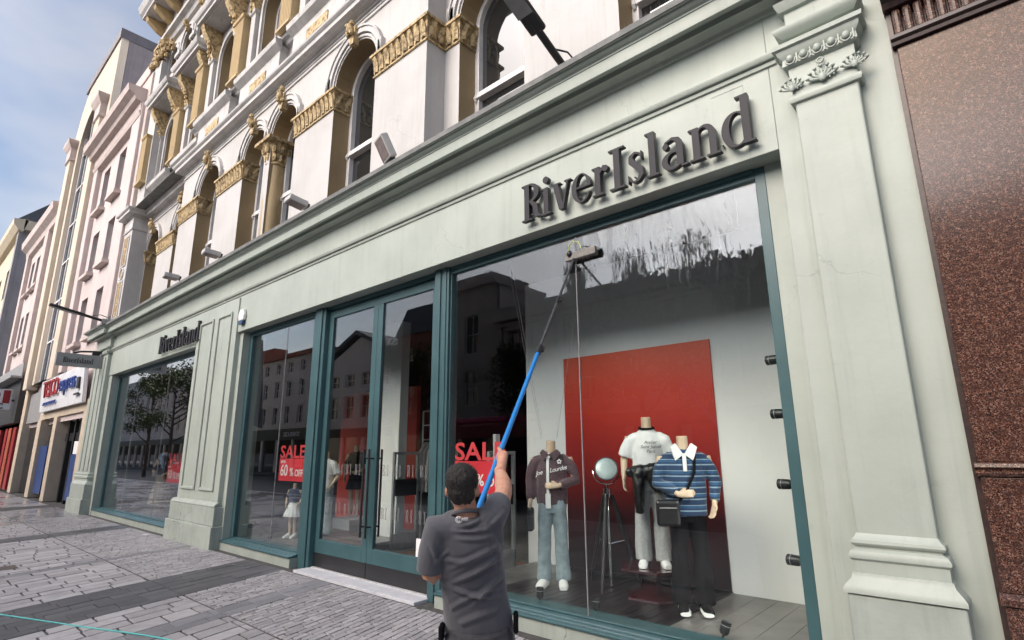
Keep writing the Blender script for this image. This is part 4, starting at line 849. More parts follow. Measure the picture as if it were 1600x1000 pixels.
m = MB(); m.box(-.16, 6, .1, 9, 5.2, 16); m.build('upper_wall', mat('pale_stone', (.5, .46, .42), rough=.8), gb)
m = MB(); m.box(2.4, 6, -.06, .3, -.02, 4.94); m.build('granite_panel', G['granite'], gb)
# ------------------------------------------------------------------ the far side of the street (seen mirrored in the glass)
stone = mat('far_grey_stone', (.5, .46, .44), (.36, .33, .32), rough=.85, ns=1, streak=.3); rend = mat('far_white_render', (.68, .66, .64), (.58, .56, .55), rough=.8, ns=1); brk = mat('far_brick', (.25, .09, .06), (.19, .07, .05), rough=.85, ns=4)
YO = -20.0
def block(name, label, x0, x1, h, m_, rows, cw, pitch, shop_h=3.6, roofm=None, group='buildings across the street'):
    t = thing(name, label, 'building', ((x0+x1)/2, YO, 0), group=group)
    ops = []; n = int((x1-x0-.8)/pitch)
    for z0, z1 in rows:
        for i in range(n): a = x0+.4+(x1-x0-.8)/n*(i+.5)-cw/2; ops.append((a, a+cw, z0, z1))
    mb = MB(); wall_rect(mb, x0, x1, shop_h, h, YO, ops, flip=-1); mb.build('wall', m_, t)
    for o in ops: rect_window(*o, YO-.2, t, G['sash'], flip=-1, bars=2)
    b = MB(); b.box(x0, x1, YO-10, YO-.3, -.1, h); b.build('building_body', m_, t)
    b = MB(); b.box(x0, x1, YO-.3, YO+.15, 2.9, shop_h); b.build('shop_fascia', G['dark'], t)
    b = MB(); b.box(x0+.1, x1-.1, YO-.29, YO-.05, -.1, 2.9); b.build('shop_glass', G['pane'], t)
    for i in range(int((x1-x0)/3)): b = MB(); b.box(x0+i*3, x0+i*3+.4, YO-.28, YO+.12, -.1, 2.9); b.build('shop_pier', m_, t)
    return t
o1 = block('ornate_stone_terrace', 'dark ornate stone terrace with chimneys, mirrored in the big display window', -23.6, 8, 9.6, stone, ((4.4, 6.9), (7.5, 9.0)), 1.2, 2.4)
b = MB()
for z, p in ((4.0, .3), (7.15, .25), (9.25, .3), (9.6, .55)): b.box(-23.6, 8, YO, YO+p, z, z+.18)
b.build('string_course', stone, o1)
b = MB(); b.box(-23.6, 8, YO-.4, YO+.3, 9.78, 10.5); b.build('parapet', stone, o1)
for i in range(13):
    b = MB(); b.box(-23.4+i*2.4, -23.0+i*2.4, YO, YO+.22, 3.6, 9.6); b.build('pilaster', stone, o1)
n_o = int((8+23.6-.8)/2.4)
for i in range(n_o):
    xo = -23.6+.4+(31.6-.8)/n_o*(i+.5); b = MB(); ring(b, xo, .66, .95, 4.4, 6.5, YO, YO+.22); ring(b, xo, .95, 1.05, 5.9, 6.5, YO, YO+.32); b.prism([(xo-.66, 6.5), (xo+.66, 6.5), (xo+.55, 6.95), (xo, 7.14), (xo-.55, 6.95)], YO-.02, YO+.03, 'y'); b.build('arch_moulding', stone, o1)
    b = MB(); b.prism([(xo-.85, 9.0), (xo+.85, 9.0), (xo, 9.45)], YO, YO+.25, 'y'); b.box(xo-.8, xo+.8, YO, YO+.3, 7.36, 7.48); b.build('pediment', stone, o1)
for x in (-18.9, -15.0, -11.5, -5): b = MB(); b.box(x, x+.9, YO-2, YO-1, 10.4, 12.6); b.build('chimney', stone, o1)
o2 = block('corner_tower', 'dark stone corner tower standing above the terrace across the street', -28.2, -23.6, 12.4, stone, ((4.6, 6.8), (8, 10.6)), 1.3, 2.1)
b = MB(); b.box(-28.4, -23.4, YO-5, YO+.4, 12.4, 12.7); b.box(-27.9, -24.2, YO-4, YO-.2, 12.7, 13.4); b.build('tower_cap', stone, o2)
o3 = block('black_mansard_building', 'building with black mansard roof mirrored in the right door leaf', -34, -28.3, 10.2, brk, ((4.4, 6.4), (7.4, 9.2)), 1.1, 1.9)
b = MB(); b.prism([(YO+.2, 10.2), (YO-.9, 12.6), (YO-9, 12.8), (YO-9, 10.2)], -34.1, -28.2, 'x'); b.build('mansard_roof', G['dark'], o3)
o4 = block('white_gable_building', 'pale rendered building with a low gable mirrored in the left door leaf', -44, -34.1, 9.0, rend, ((4.4, 6.2), (7.0, 8.0)), 1.3, 1.9)
b = MB(); b.prism([(-44, 9.0), (-34.1, 9.0), (-39, 11.0)], YO-9, YO, 'y'); b.build('gable', rend, o4)
b = MB(); b.prism([(-44.6, 8.9), (-39, 11.15), (-33.5, 8.9), (-33.5, 9.2), (-39, 11.5), (-44.6, 9.2)], YO-9.3, YO+.5, 'y'); b.build('roof', slate, o4)
o5 = block('grey_corner_block', 'long grey rendered block with small windows mirrored in the left display window', -64, -44.1, 10.6, mat('far_grey_render', (.5, .48, .48), (.43, .42, .42), rough=.8), ((4.4, 6.0), (6.9, 8.4), (9.2, 10.2)), .95, 2.3, shop_h=3.9)
b = MB(); b.box(-64, -44.1, YO-9, YO+.35, 10.6, 10.95); b.box(-60.5, -57.5, YO-3, YO-1.5, 10.9, 12.6); b.build('roof_edge', brk, o5)
place_text(text_mesh('STARBUCKS', .55, .04), 'sign_letters', G['wht'], o5, (-47.5, YO+.16, 3.2), Vector((-1, 0, 0)))
place_text(text_mesh('clarks', .6, .04, shear=.3), 'sign_letters', G['wht'], o1, (-2.5, YO+.16, 3.05), Vector((-1, 0, 0)))
o6 = block('far_terrace', 'dark terrace at the far end of the other side of the street', -110, -64.1, 12.5, stone, ((4.6, 6.6), (7.6, 9.6)), 1.1, 2.6)
# roof weeds
# banner pole
bp = thing('banner_pole', 'tall street pole with a long dark banner across the road', 'banner', (-30.5, -8.2, 0))
m = MB(); m.tube([(-30.5, -8.2, -.1), (-30.6, -8.2, 4), (-30.9, -8.2, 8.2)], [.09, .07, .04], 8); m.build('pole', G['grey'], bp, smooth=50)
m = MB(); m.prism([(-30.45, 3.2), (-29.3, 3.0), (-30.2, 7.8), (-30.75, 8.0)], -8.22, -8.18, 'y'); m.build('banner', mat('dark_banner', (.05, .06, .09), rough=.7), bp)
# bus
bs = thing('bus', 'red and magenta single-deck bus waiting across the road', 'bus', (-17, -13.4, 0))
busr = mat('bus_red', (.2, .01, .03), rough=.25, coat=.4); busm = mat('bus_magenta', (.45, .03, .16), rough=.3)
m = MB(); m.box(-21.2, -12.4, -14.6, -12.2, .1, 2.95); m.build('body', busr, bs, bevel=.12)
m = MB(); m.box(-21.0, -12.6, -14.4, -12.3, 2.95, 3.2); m.build('roof', busm, bs, bevel=.08)
for i in range(5): m = MB(); m.box(-20.9+i*1.66, -19.4+i*1.66, -12.21, -12.18, 1.2, 2.3); m.build('window', G['pane'], bs)
for x in (-19.6, -14.2):
    m = MB(); m.tube([(x, -12.5, .34), (x, -12.17, .34)], .48, 18); t_ = m.build('wheel', G['dark'], bs, smooth=40)
    m = MB(); m.tube([(x, -12.19, .34), (x, -12.15, .34)], .26, 12); m.build('rim', G['grey'], t_)
# street trees
bark = mat('bark', (.07, .055, .045), rough=.9, bump=.5, bs_=30); leafm = mat('leaves', (.045, .075, .025), (.07, .1, .03), rough=.6, ns=3)
def tree(x, y, h, seed, label):
    t = thing('street_tree', label, 'tree', (x, y, 0), group='street trees across the road'); rr = random.Random(seed)
    m = MB(); m.tube([(x, y, -.1), (x+.05, y, 1.5), (x-.05, y, 3), (x, y+.1, h*.75)], [.17, .14, .12, .04], 8); tips = []
    for k in range(11):
        a = rr.random()*6.28; z = 2.6+k*(h-4)/11; r = rr.uniform(1.1, 2.1); e = Vector((x+r*math.cos(a), y+r*math.sin(a), z+rr.uniform(.8, 1.6)))
        m.tube([(x, y, z), (x+.5*r*math.cos(a), y+.5*r*math.sin(a), z+.5), e], [.07, .05, .02], 6); tips.append(e)
    m.build('trunk', bark, t, smooth=60)
    cl = [(e, rr.uniform(.6, 1.0)) for e in tips]+[(Vector((x+rr.uniform(-1, 1), y+rr.uniform(-1, 1), h-rr.uniform(.5, 2))), rr.uniform(.7, 1)) for _ in range(6)]
    f = MB()
    for c, r in cl:
        for _ in range(260):
            d = Vector((rr.gauss(0, 1), rr.gauss(0, 1), rr.gauss(0, .8))).normalized()*r*rr.random()**.45; p = c+d
            u = Vector((rr.gauss(0, 1), rr.gauss(0, 1), rr.gauss(0, 1))).normalized(); v = u.orthogonal().normalized(); s = rr.uniform(.06, .12)
            f.add([p-u*s, p+v*s*.6, p+u*s, p-v*s*.6], [(0, 1, 2, 3)])
    f.build('crown', leafm, t, kind='stuff', fix=False)
tree(-17.5, -15.6, 7.0, 1, 'leafy street tree standing behind the bus'); tree(-10.2, -13.8, 7.4, 2, 'bushy street tree mirrored above the red display panel'); tree(-4.2, -14, 7.0, 3, 'street tree mirrored at the right end of the display window'); tree(-27.0, -15.4, 8.2, 4, 'street tree mirrored in the right door leaf'); 
tree(-47, -9.5, 8.5, 6, 'dark street tree mirrored in the far left window'); tree(-54, -10, 9, 7, 'tall street tree far down the road')
# ------------------------------------------------------------------ inside the shop
wood = mat('grey_floor_boards', (.17, .16, .15), (.12, .112, .105), rough=.35, ns=4)
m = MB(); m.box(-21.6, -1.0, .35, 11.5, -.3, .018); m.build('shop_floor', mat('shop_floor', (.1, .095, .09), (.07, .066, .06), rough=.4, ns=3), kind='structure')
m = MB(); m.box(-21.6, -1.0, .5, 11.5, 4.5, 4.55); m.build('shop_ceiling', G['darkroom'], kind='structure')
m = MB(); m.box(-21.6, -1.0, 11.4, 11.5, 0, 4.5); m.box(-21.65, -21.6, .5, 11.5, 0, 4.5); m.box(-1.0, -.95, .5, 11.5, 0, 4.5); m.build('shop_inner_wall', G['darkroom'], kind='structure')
m = MB(); m.box(-8.45, -5.65, .42, 2.6, .0185, .026); dm = m.build('door_mat', mat('brown_mat', (.13, .065, .035), (.1, .05, .03), rough=.95, ns=40)); tag(dm, 'brown coir mat lying inside the glass doors', 'mat')
def platform(x0, x1, y1, label, m_):
    t = thing('display_platform', label, 'platform', ((x0+x1)/2, 1, 0))
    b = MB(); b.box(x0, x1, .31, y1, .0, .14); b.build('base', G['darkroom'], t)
    y = x0; n = int((x1-x0)/.22)
    for i in range(n):
        a = x0+(x1-x0)/n*i; b = MB(); b.box(a+.002, a+(x1-x0)/n-.002, .305, y1, .1405, .155); b.build('plank', m_, t, bevel=.002)
    return t
platform(-5.6, -1.05, 2.2, 'raised grey plank floor of the big display window', wood)
platform(-11.6, -8.9, 2.3, 'raised grey plank floor behind the middle display window', wood)
platform(-20.9, -13.9, 2.3, 'raised grey plank floor behind the far left display window', wood)
dispw = mat('display_white', (.8, .8, .8), (.77, .77, .78), rough=.6, ns=1)
m = MB(); m.box(-5.75, -1.05, 2.22, 2.32, .02, 4.45); dw = m.build('display_wall', dispw, bevel=.004); tag(dw, 'white display partition behind the big window', 'partition')
# printed red backdrop, red above running to maroon-black below and out over the floor as a dark deck
pm, nt, b = base_mat('red_gradient_print'); sep = N(nt, 'SeparateXYZ'); lk(nt, N(nt, 'NewGeometry').outputs['Position'], sep.inputs[0])
mr = N(nt, 'MapRange'); mr.inputs['From Min'].default_value = .3; mr.inputs['From Max'].default_value = 3.1; lk(nt, sep.outputs[2], mr.inputs['Value'])
rp = N(nt, 'ValToRGB'); el = rp.color_ramp.elements; el[0].color = (.012, .007, .009, 1); el[1].color = (.72, .1, .045, 1); e = el.new(.22); e.color = (.05, .008, .011, 1); e = el.new(.55); e.color = (.3, .018, .015, 1); e = el.new(.8); e.color = (.55, .04, .02, 1)
lk(nt, mr.outputs[0], rp.inputs[0]); lk(nt, rp.outputs[0], b.inputs['Base Color']); b.inputs['Roughness'].default_value = .35
m = MB(); m.box(-4.98, -2.7, 2.195, 2.217, .16, 3.11); rpn = m.build('backdrop_panel', pm); tag(rpn, 'tall red printed backdrop panel fading to black at its foot', 'backdrop')
dk = thing('dark_deck', 'glossy black slatted deck under the mannequins', 'deck', (-3.84, 1.2, .155))
dkm = mat('dark_deck', (.009, .007, .008), (.014, .01, .012), rough=.3, ns=5)
for i in range(19):
    a = -4.9+i*.117; b = MB(); b.box(a+.003, a+.114, .315, 2.19, .157, .172); b.build('slat', dkm, dk)
# partition and store fittings glimpsed through doors
m = MB(); m.box(-9.75, -9.15, 2.3, 2.5, .02, 4.4); o = m.build('white_partition', dispw); tag(o, 'narrow white partition seen through the glass doors', 'partition')
m = MB(); m.box(-13.9, -10.6, 3.9, 4.0, .02, 3.3); o = m.build('red_wall_panel', mat('red_wall', (.5, .04, .02), (.42, .03, .018), rough=.5, ns=.7)); tag(o, 'plain red wall panel deep in the shop seen through the left door', 'panel')
m = MB(); m.box(-17.0, -15.7, 2.2, 2.4, .02, 4.4); o = m.build('white_partition', dispw); tag(o, 'white partition at the right side of the far left display window', 'partition')
m = MB(); m.box(-5.9, -5.84, 1.6, 1.7, .02, 2.0); o = m.build('metal_post', G['ltgrey'], bevel=.01); tag(o, 'slim brushed metal post beside the white display partition', 'post')
def gate(x, y, label):
    t = thing('security_gate', label, 'security gate', (x, y, 0), group='anti-theft gates inside the door')
    m = MB(); m.box(x-.03, x+.03, y-.3, y-.25, .02, 1.75); m.box(x-.03, x+.03, y+.25, y+.3, .02, 1.75); m.box(x-.03, x+.03, y-.25, y+.25, 1.7, 1.75); m.box(x-.03, x+.03, y-.3, y+.3, .02, .3); m.build('frame', G['grey'], t, bevel=.01)
    m = MB(); m.box(x-.008, x+.008, y-.25, y+.25, .3, 1.7); m.build('panel', G['glass'], t)
    m = MB(); m.box(x-.02, x+.02, y-.25, y+.25, .95, 1.25); m.build('cover', G['dark'], t)
gate(-8.75, 2.2, 'anti-theft gate just inside the left door leaf'); gate(-6.0, 1.9, 'anti-theft gate just inside the right door leaf')
t = thing('clothes_rail', 'tall metal clothes rail hung with pale shirts inside the doors', 'clothes rail', (-9.0, 3.2, 0))
m = MB()
for x in (-9.5, -8.5): m.tube([(x, 3.2, .02), (x, 3.2, 2.6)], .018, 8)
for z in (2.0, 2.3, 2.6): m.tube([(-9.5, 3.2, z), (-8.5, 3.2, z)], .014, 8)
m.build('frame', G['ltgrey'], t)
cloth_w = mat('pale_cloth', (.6, .6, .58), (.45, .45, .44), rough=.9, ns=6)
for i in range(6):
    x = -9.35+i*.14; m = MB(); m.prism([(2.95, .95), (3.45, .95), (3.42, 1.75), (3.25, 1.95), (3.15, 1.95), (2.98, 1.75)], x-.03, x+.03, 'x'); m.build('shirt', cloth_w, t, bevel=.02)
# vinyl stickers on the inside of the glass
redv = mat('red_vinyl', (.72, .035, .05), rough=.5); salev = mat('sale_vinyl', (.75, .06, .07), rough=.5)
def sale(x0, w, zt, label, name='sale_sticker'):
    t = thing(name, label, 'sticker', (x0, .262, zt-.6)); k = w/.9
    me = text_mesh('SALE', .3, .001, bold=.006); xs = [v.co.x for v in me.vertices]; f = w/(max(xs)-min(xs))
    place_text(me, 'sale_letters', salev, t, (x0-min(xs)*f, .256, zt-.22*k), sx=f, sy=1.03*k)
    m = MB(); m.box(x0, x0+w, .2545, .256, zt-.62*k, zt-.235*k); m.build('red_poster', redv, t)
    for s, x, z, sz in (('UP TO', .05, -.31, .05), ('60', .05, -.53, .24), ('%', .4, -.53, .17), ('OFF', .58, -.53, .14)):
        place_text(text_mesh(s, sz*1.15, .001, bold=.003), 'poster_letters', G['wht'], t, (x0+x*k, .2535, zt+z*k), sx=k, sy=k)
sale(-5.27, .86, 1.86, 'red sale sticker beside the window cleaner, partly hidden by his head')
sale(-9.86, .88, 1.88, 'red sale sticker on the middle window beside the left door column')
sale(-15.6, 1.0, 1.76, 'red sale sticker on the far left window next to the panelled pier')
# ------------------------------------------------------------------ figures
from mathutils import noise as mn
def hand(mb, wrist, d, n, s=1.0, curl=.5, mirror=1):
    d, n = Vector(d).normalized(), Vector(n); n = (n-d*n.dot(d)).normalized(); sd_ = d.cross(n)*mirror; w = Vector(wrist)
    mb.tube([w-d*.02*s, w+d*.03*s, w+d*.075*s, w+d*.095*s], [(.024*s, .02*s), (.034*s, .018*s), (.041*s, .016*s), (.036*s, .012*s)], 10, side=sd_)
    for i, L in enumerate((.07, .08, .075, .058)):
        b = w+d*.088*s+sd_*((i-1.5)*.0205*s); p = [b]; a = 0; dd = d
        for k, f in enumerate((.45, .3, .25)):
            a += curl*(.55+.35*k); dd = d*math.cos(a)+n*math.sin(a); p.append(p[-1]+dd*L*f*s)
        mb.tube(p, [.0095*s, .009*s, .0082*s, .006*s], 8)
    b = w+d*.025*s-sd_*.03*s; t1 = (d*.75-sd_*.55+n*.3).normalized(); t2 = (d*.85-sd_*.15+n*.5).normalized()
    mb.tube([b-t1*.01*s, b+t1*.035*s, b+t1*.035*s+t2*.035*s], [.013*s, .011*s, .007*s], 8)
def cloth_fn(amp, sc, seed):
    def f(c):
        p = Vector((c.x*sc, c.y*sc, c.z*sc*.55))+Vector((seed*3.1, seed, 0)); return amp*(mn.noise(p)+.5*mn.noise(p*2.3))
    return f
def shoe(mb, x, y, z, s=1, ang=0):
    c, sn = math.cos(ang), math.sin(ang); q = lambda u, v: (x+u*c-v*sn, y+u*sn+v*c)
    rings = []
    for v, w_, h, z0 in ((.1, .03, .07, 0), (.07, .042, .1, 0), (0, .042, .085, 0), (-.08, .047, .065, 0), (-.14, .044, .05, 0), (-.175, .028, .035, .004)):
        rr_ = []
        for k in range(12):
            a = 2*math.pi*k/12; uu = w_*math.cos(a); hh = h*.5+h*.5*math.sin(a) if math.sin(a) > -.35 else h*.32*0+.0
            X, Y = q(uu*s, v*s); rr_.append((X, Y, z+z0+max(0, hh)*s))
        rings.append(rr_)
    mb.loft(rings)
def figure(root, H, arms, trousers=None, top=None, top_hem=.86, sleeve=1.0, top_r=(.205, .125), leg_r=(.095, .1, .105), hands=True, shoes=None, seed=1, skirt=None, split_tr=.02, long_sleeve=True, arm_r=.062, neck_top=True, voxel=.014):
    """headless shop mannequin in local space, facing -Y, feet at z=0, H = height of the neck's top"""
    k = H/1.6; P = lambda x, y, z: (x*k, y*k, z*k); body = MB()
    body.tube([P(0, 0, 1.3), P(0, .0, 1.42), P(0, -.01, 1.5), P(0, -.015, 1.6)], [(.1*k, .07*k), (.075*k, .06*k), (.056*k, .056*k), (.055*k, .058*k)], 16)
    for sgn, (sh, el, wr, hd, hn) in zip((-1, 1), arms):
        body.tube([P(*el), P(*[(a+b)/2 for a, b in zip(el, wr)]), P(*wr)], [.042*k, .036*k, .026*k], 10)
        body.tube([P(*sh), P(*el)], [.05*k, .042*k], 10); hand(body, P(*wr), hd, hn, k, .45, sgn)
    if skirt or (shoes and not trousers):
        for sg in (-1, 1): body.tube([P(sg*.08, 0, .85), P(sg*.08, -.02, .48), P(sg*.075, .02, .3), P(sg*.07, .01, .06)], [.07*k, .05*k, .05*k, .032*k], 10)
    body.ball(P(0, 0, 1.15), .12*k, .08*k, .25*k, 12, 8)
    fuse(body, 'body', G['doll'], root, .009, 3)
    if trousers:
        t = MB()
        for sg in (-1, 1): t.tube([P(sg*.07, 0, .92), P(sg*.085, -.01, .75), P(sg*.1, -.015, .48), P(sg*.105, 0, .2), P(sg*.11, 0, .055)], [(leg_r[0]*1.08*k, .105*k), (leg_r[0]*k, .1*k), (leg_r[1]*.9*k, .088*k), (leg_r[2]*k, .095*k), (leg_r[2]*1.05*k, .1*k)], 14)
        t.tube([P(0, 0, .78), P(0, 0, .9), P(0, 0, .99)], [(.165*k, .11*k), (.17*k, .115*k), (.155*k, .1*k)], 18)
        fuse(t, 'trousers', trousers, root, voxel, 3, cloth_fn(.009, 9, seed))
    if skirt:
        mt_, z0, z1, r0 = skirt; t = MB(); rings = []
        for i in range(7):
            f = i/6; z = z1+(z0-z1)*f; r = .13+(r0-.13)*f
            rings.append([P((r+.018*f*math.cos(k_*14*2*math.pi/56))*math.cos(2*math.pi*k_/56), (r+.018*f*math.cos(k_*14*2*math.pi/56))*.75*math.sin(2*math.pi*k_/56), z) for k_ in range(56)])
        t.loft(rings); t.build('skirt', mt_, root, smooth=60)
    if top:
        t = MB(); a, b = top_r
        t.tube([P(0, 0, top_hem), P(0, 0, top_hem+.1), P(0, 0, 1.1), P(0, 0, 1.28), P(0, .005, 1.4), P(0, .01, 1.455), P(0, .005, 1.485)], [(a*.98*k, b*k), (a*k, b*1.02*k), (a*1.0*k, b*k), (a*.98*k, b*k), (a*.88*k, b*.85*k), (a*.5*k, b*.65*k), (.07*k, .07*k)], 22)
        for sh, el, wr, hd, hn in arms:
            if long_sleeve:
                w2 = [e+(w_-e)*.86 for e, w_ in zip(el, wr)]; t.tube([P(sh[0]*.55, sh[1], sh[2]-.01), P(sh[0]*.93, sh[1], sh[2]-.045), P(*[(p+q)/2 for p, q in zip(sh, el)]), P(*el), P(*w2)], [.07*k, .068*k*sleeve, .068*k*sleeve, .062*k*sleeve, .047*k*sleeve], 14)
            else:
                e2 = [s_+(e-s_)*.85 for s_, e in zip(sh, el)]; t.tube([P(sh[0]*.55, sh[1], sh[2]-.005), P(sh[0]*.93, sh[1], sh[2]-.045), P(*e2)], [.068*k, .07*k*sleeve, .074*k*sleeve], 14)
        fuse(t, 'top', top, root, voxel, 4, cloth_fn(.011, 8, seed+5))
    return k
def striped(name, cols, period, axis=2, src='obj', rough=.85):
    m, nt, b = base_mat(name); sep = N(nt, 'SeparateXYZ'); lk(nt, N(nt, 'TexCoord').outputs['Object'], sep.inputs[0])
    dv = N(nt, 'Math', operation='DIVIDE'); dv.inputs[1].default_value = period; lk(nt, sep.outputs[axis], dv.inputs[0]); fr = N(nt, 'Math', operation='FRACT'); lk(nt, dv.outputs[0], fr.inputs[0])
    r = N(nt, 'ValToRGB'); r.color_ramp.interpolation = 'CONSTANT'; el = r.color_ramp.elements; el[0].color = (*cols[0][1], 1); el[1].position = cols[1][0]; el[1].color = (*cols[1][1], 1)
    for p, c in cols[2:]: e = el.new(p); e.color = (*c, 1)
    lk(nt, fr.outputs[0], r.inputs[0]); lk(nt, r.outputs[0], b.inputs['Base Color']); b.inputs['Roughness'].default_value = rough; b.inputs['Sheen Weight'].default_value = .2
    return m
def denim(name, c): return mat(name, c, tuple(x*.55 for x in c), rough=.85, ns=7, amt=(.35, .7), bump=.25, bs_=160, src='obj', sheen=.2)
plum = mat('plum_check_cloth', (.115, .068, .082), (.06, .036, .044), rough=.9, ns=90, amt=(.45, .55), src='obj', sheen=.3, bump=.2, bs_=120)
jeans = denim('washed_denim', (.3, .38, .42)); jog = mat('grey_jersey', (.42, .42, .43), (.33, .33, .34), rough=.95, ns=40, src='obj', bump=.2, bs_=200, sheen=.3)
teew = mat('white_cotton', (.74, .74, .74), (.66, .66, .67), rough=.9, ns=5, src='obj'); blk = mat('black_cloth', (.005, .005, .006), (.008, .008, .009), rough=.95, ns=20, src='obj', spec=.1)
leath = mat('black_leather', (.01, .009, .01), (.016, .014, .015), rough=.32, ns=12, src='obj', bump=.3, bs_=25)
stripe = striped('blue_stripe_knit', [(0, (.012, .035, .09)), (.3, (.2, .28, .36)), (.42, (.012, .035, .09)), (.58, (.02, .075, .17)), (.8, (.2, .28, .36)), (.87, (.012, .03, .075))], .115)
def on_top(k): return lambda x, y, z: (x*k, y*k, z*k)
# mannequin 1: plum jacket, jeans
t1 = thing('mannequin', 'headless mannequin in plum overshirt and washed jeans, hand on its chest', 'mannequin', (-4.43, 1.13, .175), R(30), group='mannequins in the big window')
k = figure(t1, 1.7, [((-.2, 0, 1.4), (-.26, .02, 1.14), (-.25, -.06, .9), (0, -.2, -1), (.9, -.3, 0)), ((.2, 0, 1.4), (.29, -.02, 1.15), (.09, -.17, 1.09), (-1, -.1, .05), (0, 1, -.3))], jeans, plum, top_hem=.87, top_r=(.185, .12), leg_r=(.086, .083, .082), seed=2, sleeve=1.0)
P = on_top(k)
m = MB()
for z0, z1, w_ in ((.84, 1.0, .03), (1.0, 1.2, .016), (1.2, 1.4, .016), (1.4, 1.46, .03)): m.add([P(-w_-.03, -.134 if z1 < 1.4 else -.125, z0), P(w_-.03, -.139 if z1 < 1.4 else -.128, z0), P(w_-.03, -.139 if z1 < 1.3 else -.115, z1), P(-w_-.03, -.134 if z1 < 1.3 else -.11, z1), P(-w_-.03, -.1, z0), P(w_-.03, -.1, z0), P(w_-.03, -.08, z1), P(-w_-.03, -.08, z1)], [(0, 1, 2, 3), (4, 7, 6, 5), (0, 4, 5, 1), (1, 5, 6, 2), (2, 6, 7, 3), (3, 7, 4, 0)])
m.build('tee', teew, t1); m = MB(); m.tube([P(0, 0, .845), P(0, 0, .88)], [(.165*k, .1*k), (.17*k, .108*k)], 20); m.build('tee_hem', teew, t1, smooth=50)
for s_, x, z, ang in (('Joe', -.165, 1.2, .25), ('Lourdes', -.005, 1.235, .2)): place_text(text_mesh(s_, .07*k, .003, shear=.4, spacing=.88), 'script_print', G['wht'], t1, P(x, -.143, z), Vector((math.cos(ang), 0, math.sin(ang))), Vector((-math.sin(ang), 0, math.cos(ang))))
m = MB(); c_ = Vector(P(.11, -.134, 1.36))
for i in range(5): a = i*1.2566+.3; m.ball(c_+Vector((.02*math.cos(a), 0, .02*math.sin(a))), .011, .004, .011, 8, 5)
m.build('flower_patch', G['wht'], t1)
m = MB()
for sg in (-1, 1): m.prism([P(sg*.0-.01 if sg < 0 else -.02, -.1, 1.44)[::2], P(sg*.085, -.1, 1.5)[::2], P(sg*.12, -.1, 1.46)[::2], P(sg*.07-.01, -.1, 1.37)[::2]], -.135*k, -.06*k, 'y')
m.build('collar', plum, t1, bevel=.005)
for sg in (-1, 1): m = MB(); shoe(m, sg*.11*k, -.05, 0, 1.2, sg*.15); m.build('shoe', G['wht'], t1, smooth=50)
m = MB(); m.box(-.3, -.22, -.16, -.02, .62, .9); m.build('hand_bag', leath, t1, bevel=.03)
# mannequin 2: white tee, grey joggers, jacket tied round, on a red plinth
t2 = thing('mannequin', 'headless mannequin in white ringer tee and grey joggers standing on the red plinth', 'mannequin', (-3.25, 1.45, .49), R(30), group='mannequins in the big window')
k = figure(t2, 1.64, [((-.2, 0, 1.38), (-.27, .03, 1.12), (-.28, -.06, .92), (0, -.2, -1), (.9, -.3, 0)), ((.2, 0, 1.38), (.27, .02, 1.12), (.26, -.1, .93), (0, -.3, -1), (-.9, -.3, 0))], jog, teew, top_hem=.95, top_r=(.178, .115), leg_r=(.088, .09, .09), seed=4, long_sleeve=False, sleeve=1.1); P = on_top(k)
m = MB(); m.tube([P(.085*math.cos(a), .085*math.sin(a)*.9-.01, 1.475+.012*math.sin(a)) for a in [i*.3307 for i in range(20)]], .012*k, 8); m.build('neck_rib', blk, t2, smooth=60)
for i, s_ in enumerate(('Atelier', 'Saint Junoll', 'Paris')): place_text(text_mesh(s_, .05*k, .003, shear=.35, align='CENTER'), 'script_print', blk, t2, P(.03, -.137, 1.3-.05*i))
m = MB(); rr = random.Random(8)
m.tube([P(-.24, -.1, .98), P(-.1, -.17, 1.0), P(.1, -.17, 1.02), P(.24, -.08, 1.06)], [.05, .075, .08, .05], 12); m.tube([P(.14, -.17, 1.0), P(.17, -.2, .85), P(.2, -.17, .74)], [.08, .07, .05], 12); m.tube([P(-.12, -.18, .98), P(-.13, -.2, .8), P(-.12, -.19, .62), P(-.12, -.18, .56)], [.07, .065, .055, .045], 12); m.tube([P(.02, -.17, .98), P(.1, -.19, .8)], [.08, .06], 12)
fuse(m, 'tied_jacket', leath, t2, .012, 3, cloth_fn(.012, 13, 9))
for sg in (-1, 1): m = MB(); shoe(m, sg*.11*k, -.03, 0, 1.1, sg*.12); m.build('shoe', G['wht'], t2, smooth=50)
m = MB(); m.lathe([(.36, 0), (.34, .02), (.2, .06), (.17, .2), (.24, .285), (.42, .29), (.42, .315)], (-3.25, 1.45, .173), 6); o = m.build('red_plinth', mat('red_gloss', (.035, .003, .005), rough=.12, coat=.5)); tag(o, 'glossy dark red six-sided plinth under the mannequin in joggers', 'plinth')
# mannequin 3: striped rugby shirt
t3 = thing('mannequin', 'headless mannequin in blue striped rugby shirt with white collar and crossbody bag', 'mannequin', (-2.7, 1.2, .175), R(30), group='mannequins in the big window')
k = figure(t3, 1.72, [((-.21, 0, 1.4), (-.27, -.04, 1.15), (-.08, -.21, 1.05), (1, -.1, .12), (0, 1, -.2)), ((.21, 0, 1.4), (.29, .02, 1.15), (.25, -.09, .96), (-.25, -.25, -1), (-.7, -.5, 0))], blk, stripe, top_hem=.84, top_r=(.195, .125), leg_r=(.085, .088, .088), seed=6, sleeve=1.0); P = on_top(k)
m = MB()
for sg in (-1, 1): m.prism([P(sg*.004, 0, 1.42)[::2], P(sg*.075, 0, 1.53)[::2], P(sg*.13, 0, 1.49)[::2], P(sg*.085, 0, 1.36)[::2]], -.125*k, -.05*k, 'y')
m.box(-.018*k, .018*k, -.141*k, -.1*k, 1.26*k, 1.43*k); m.build('collar', teew, t3, bevel=.006)
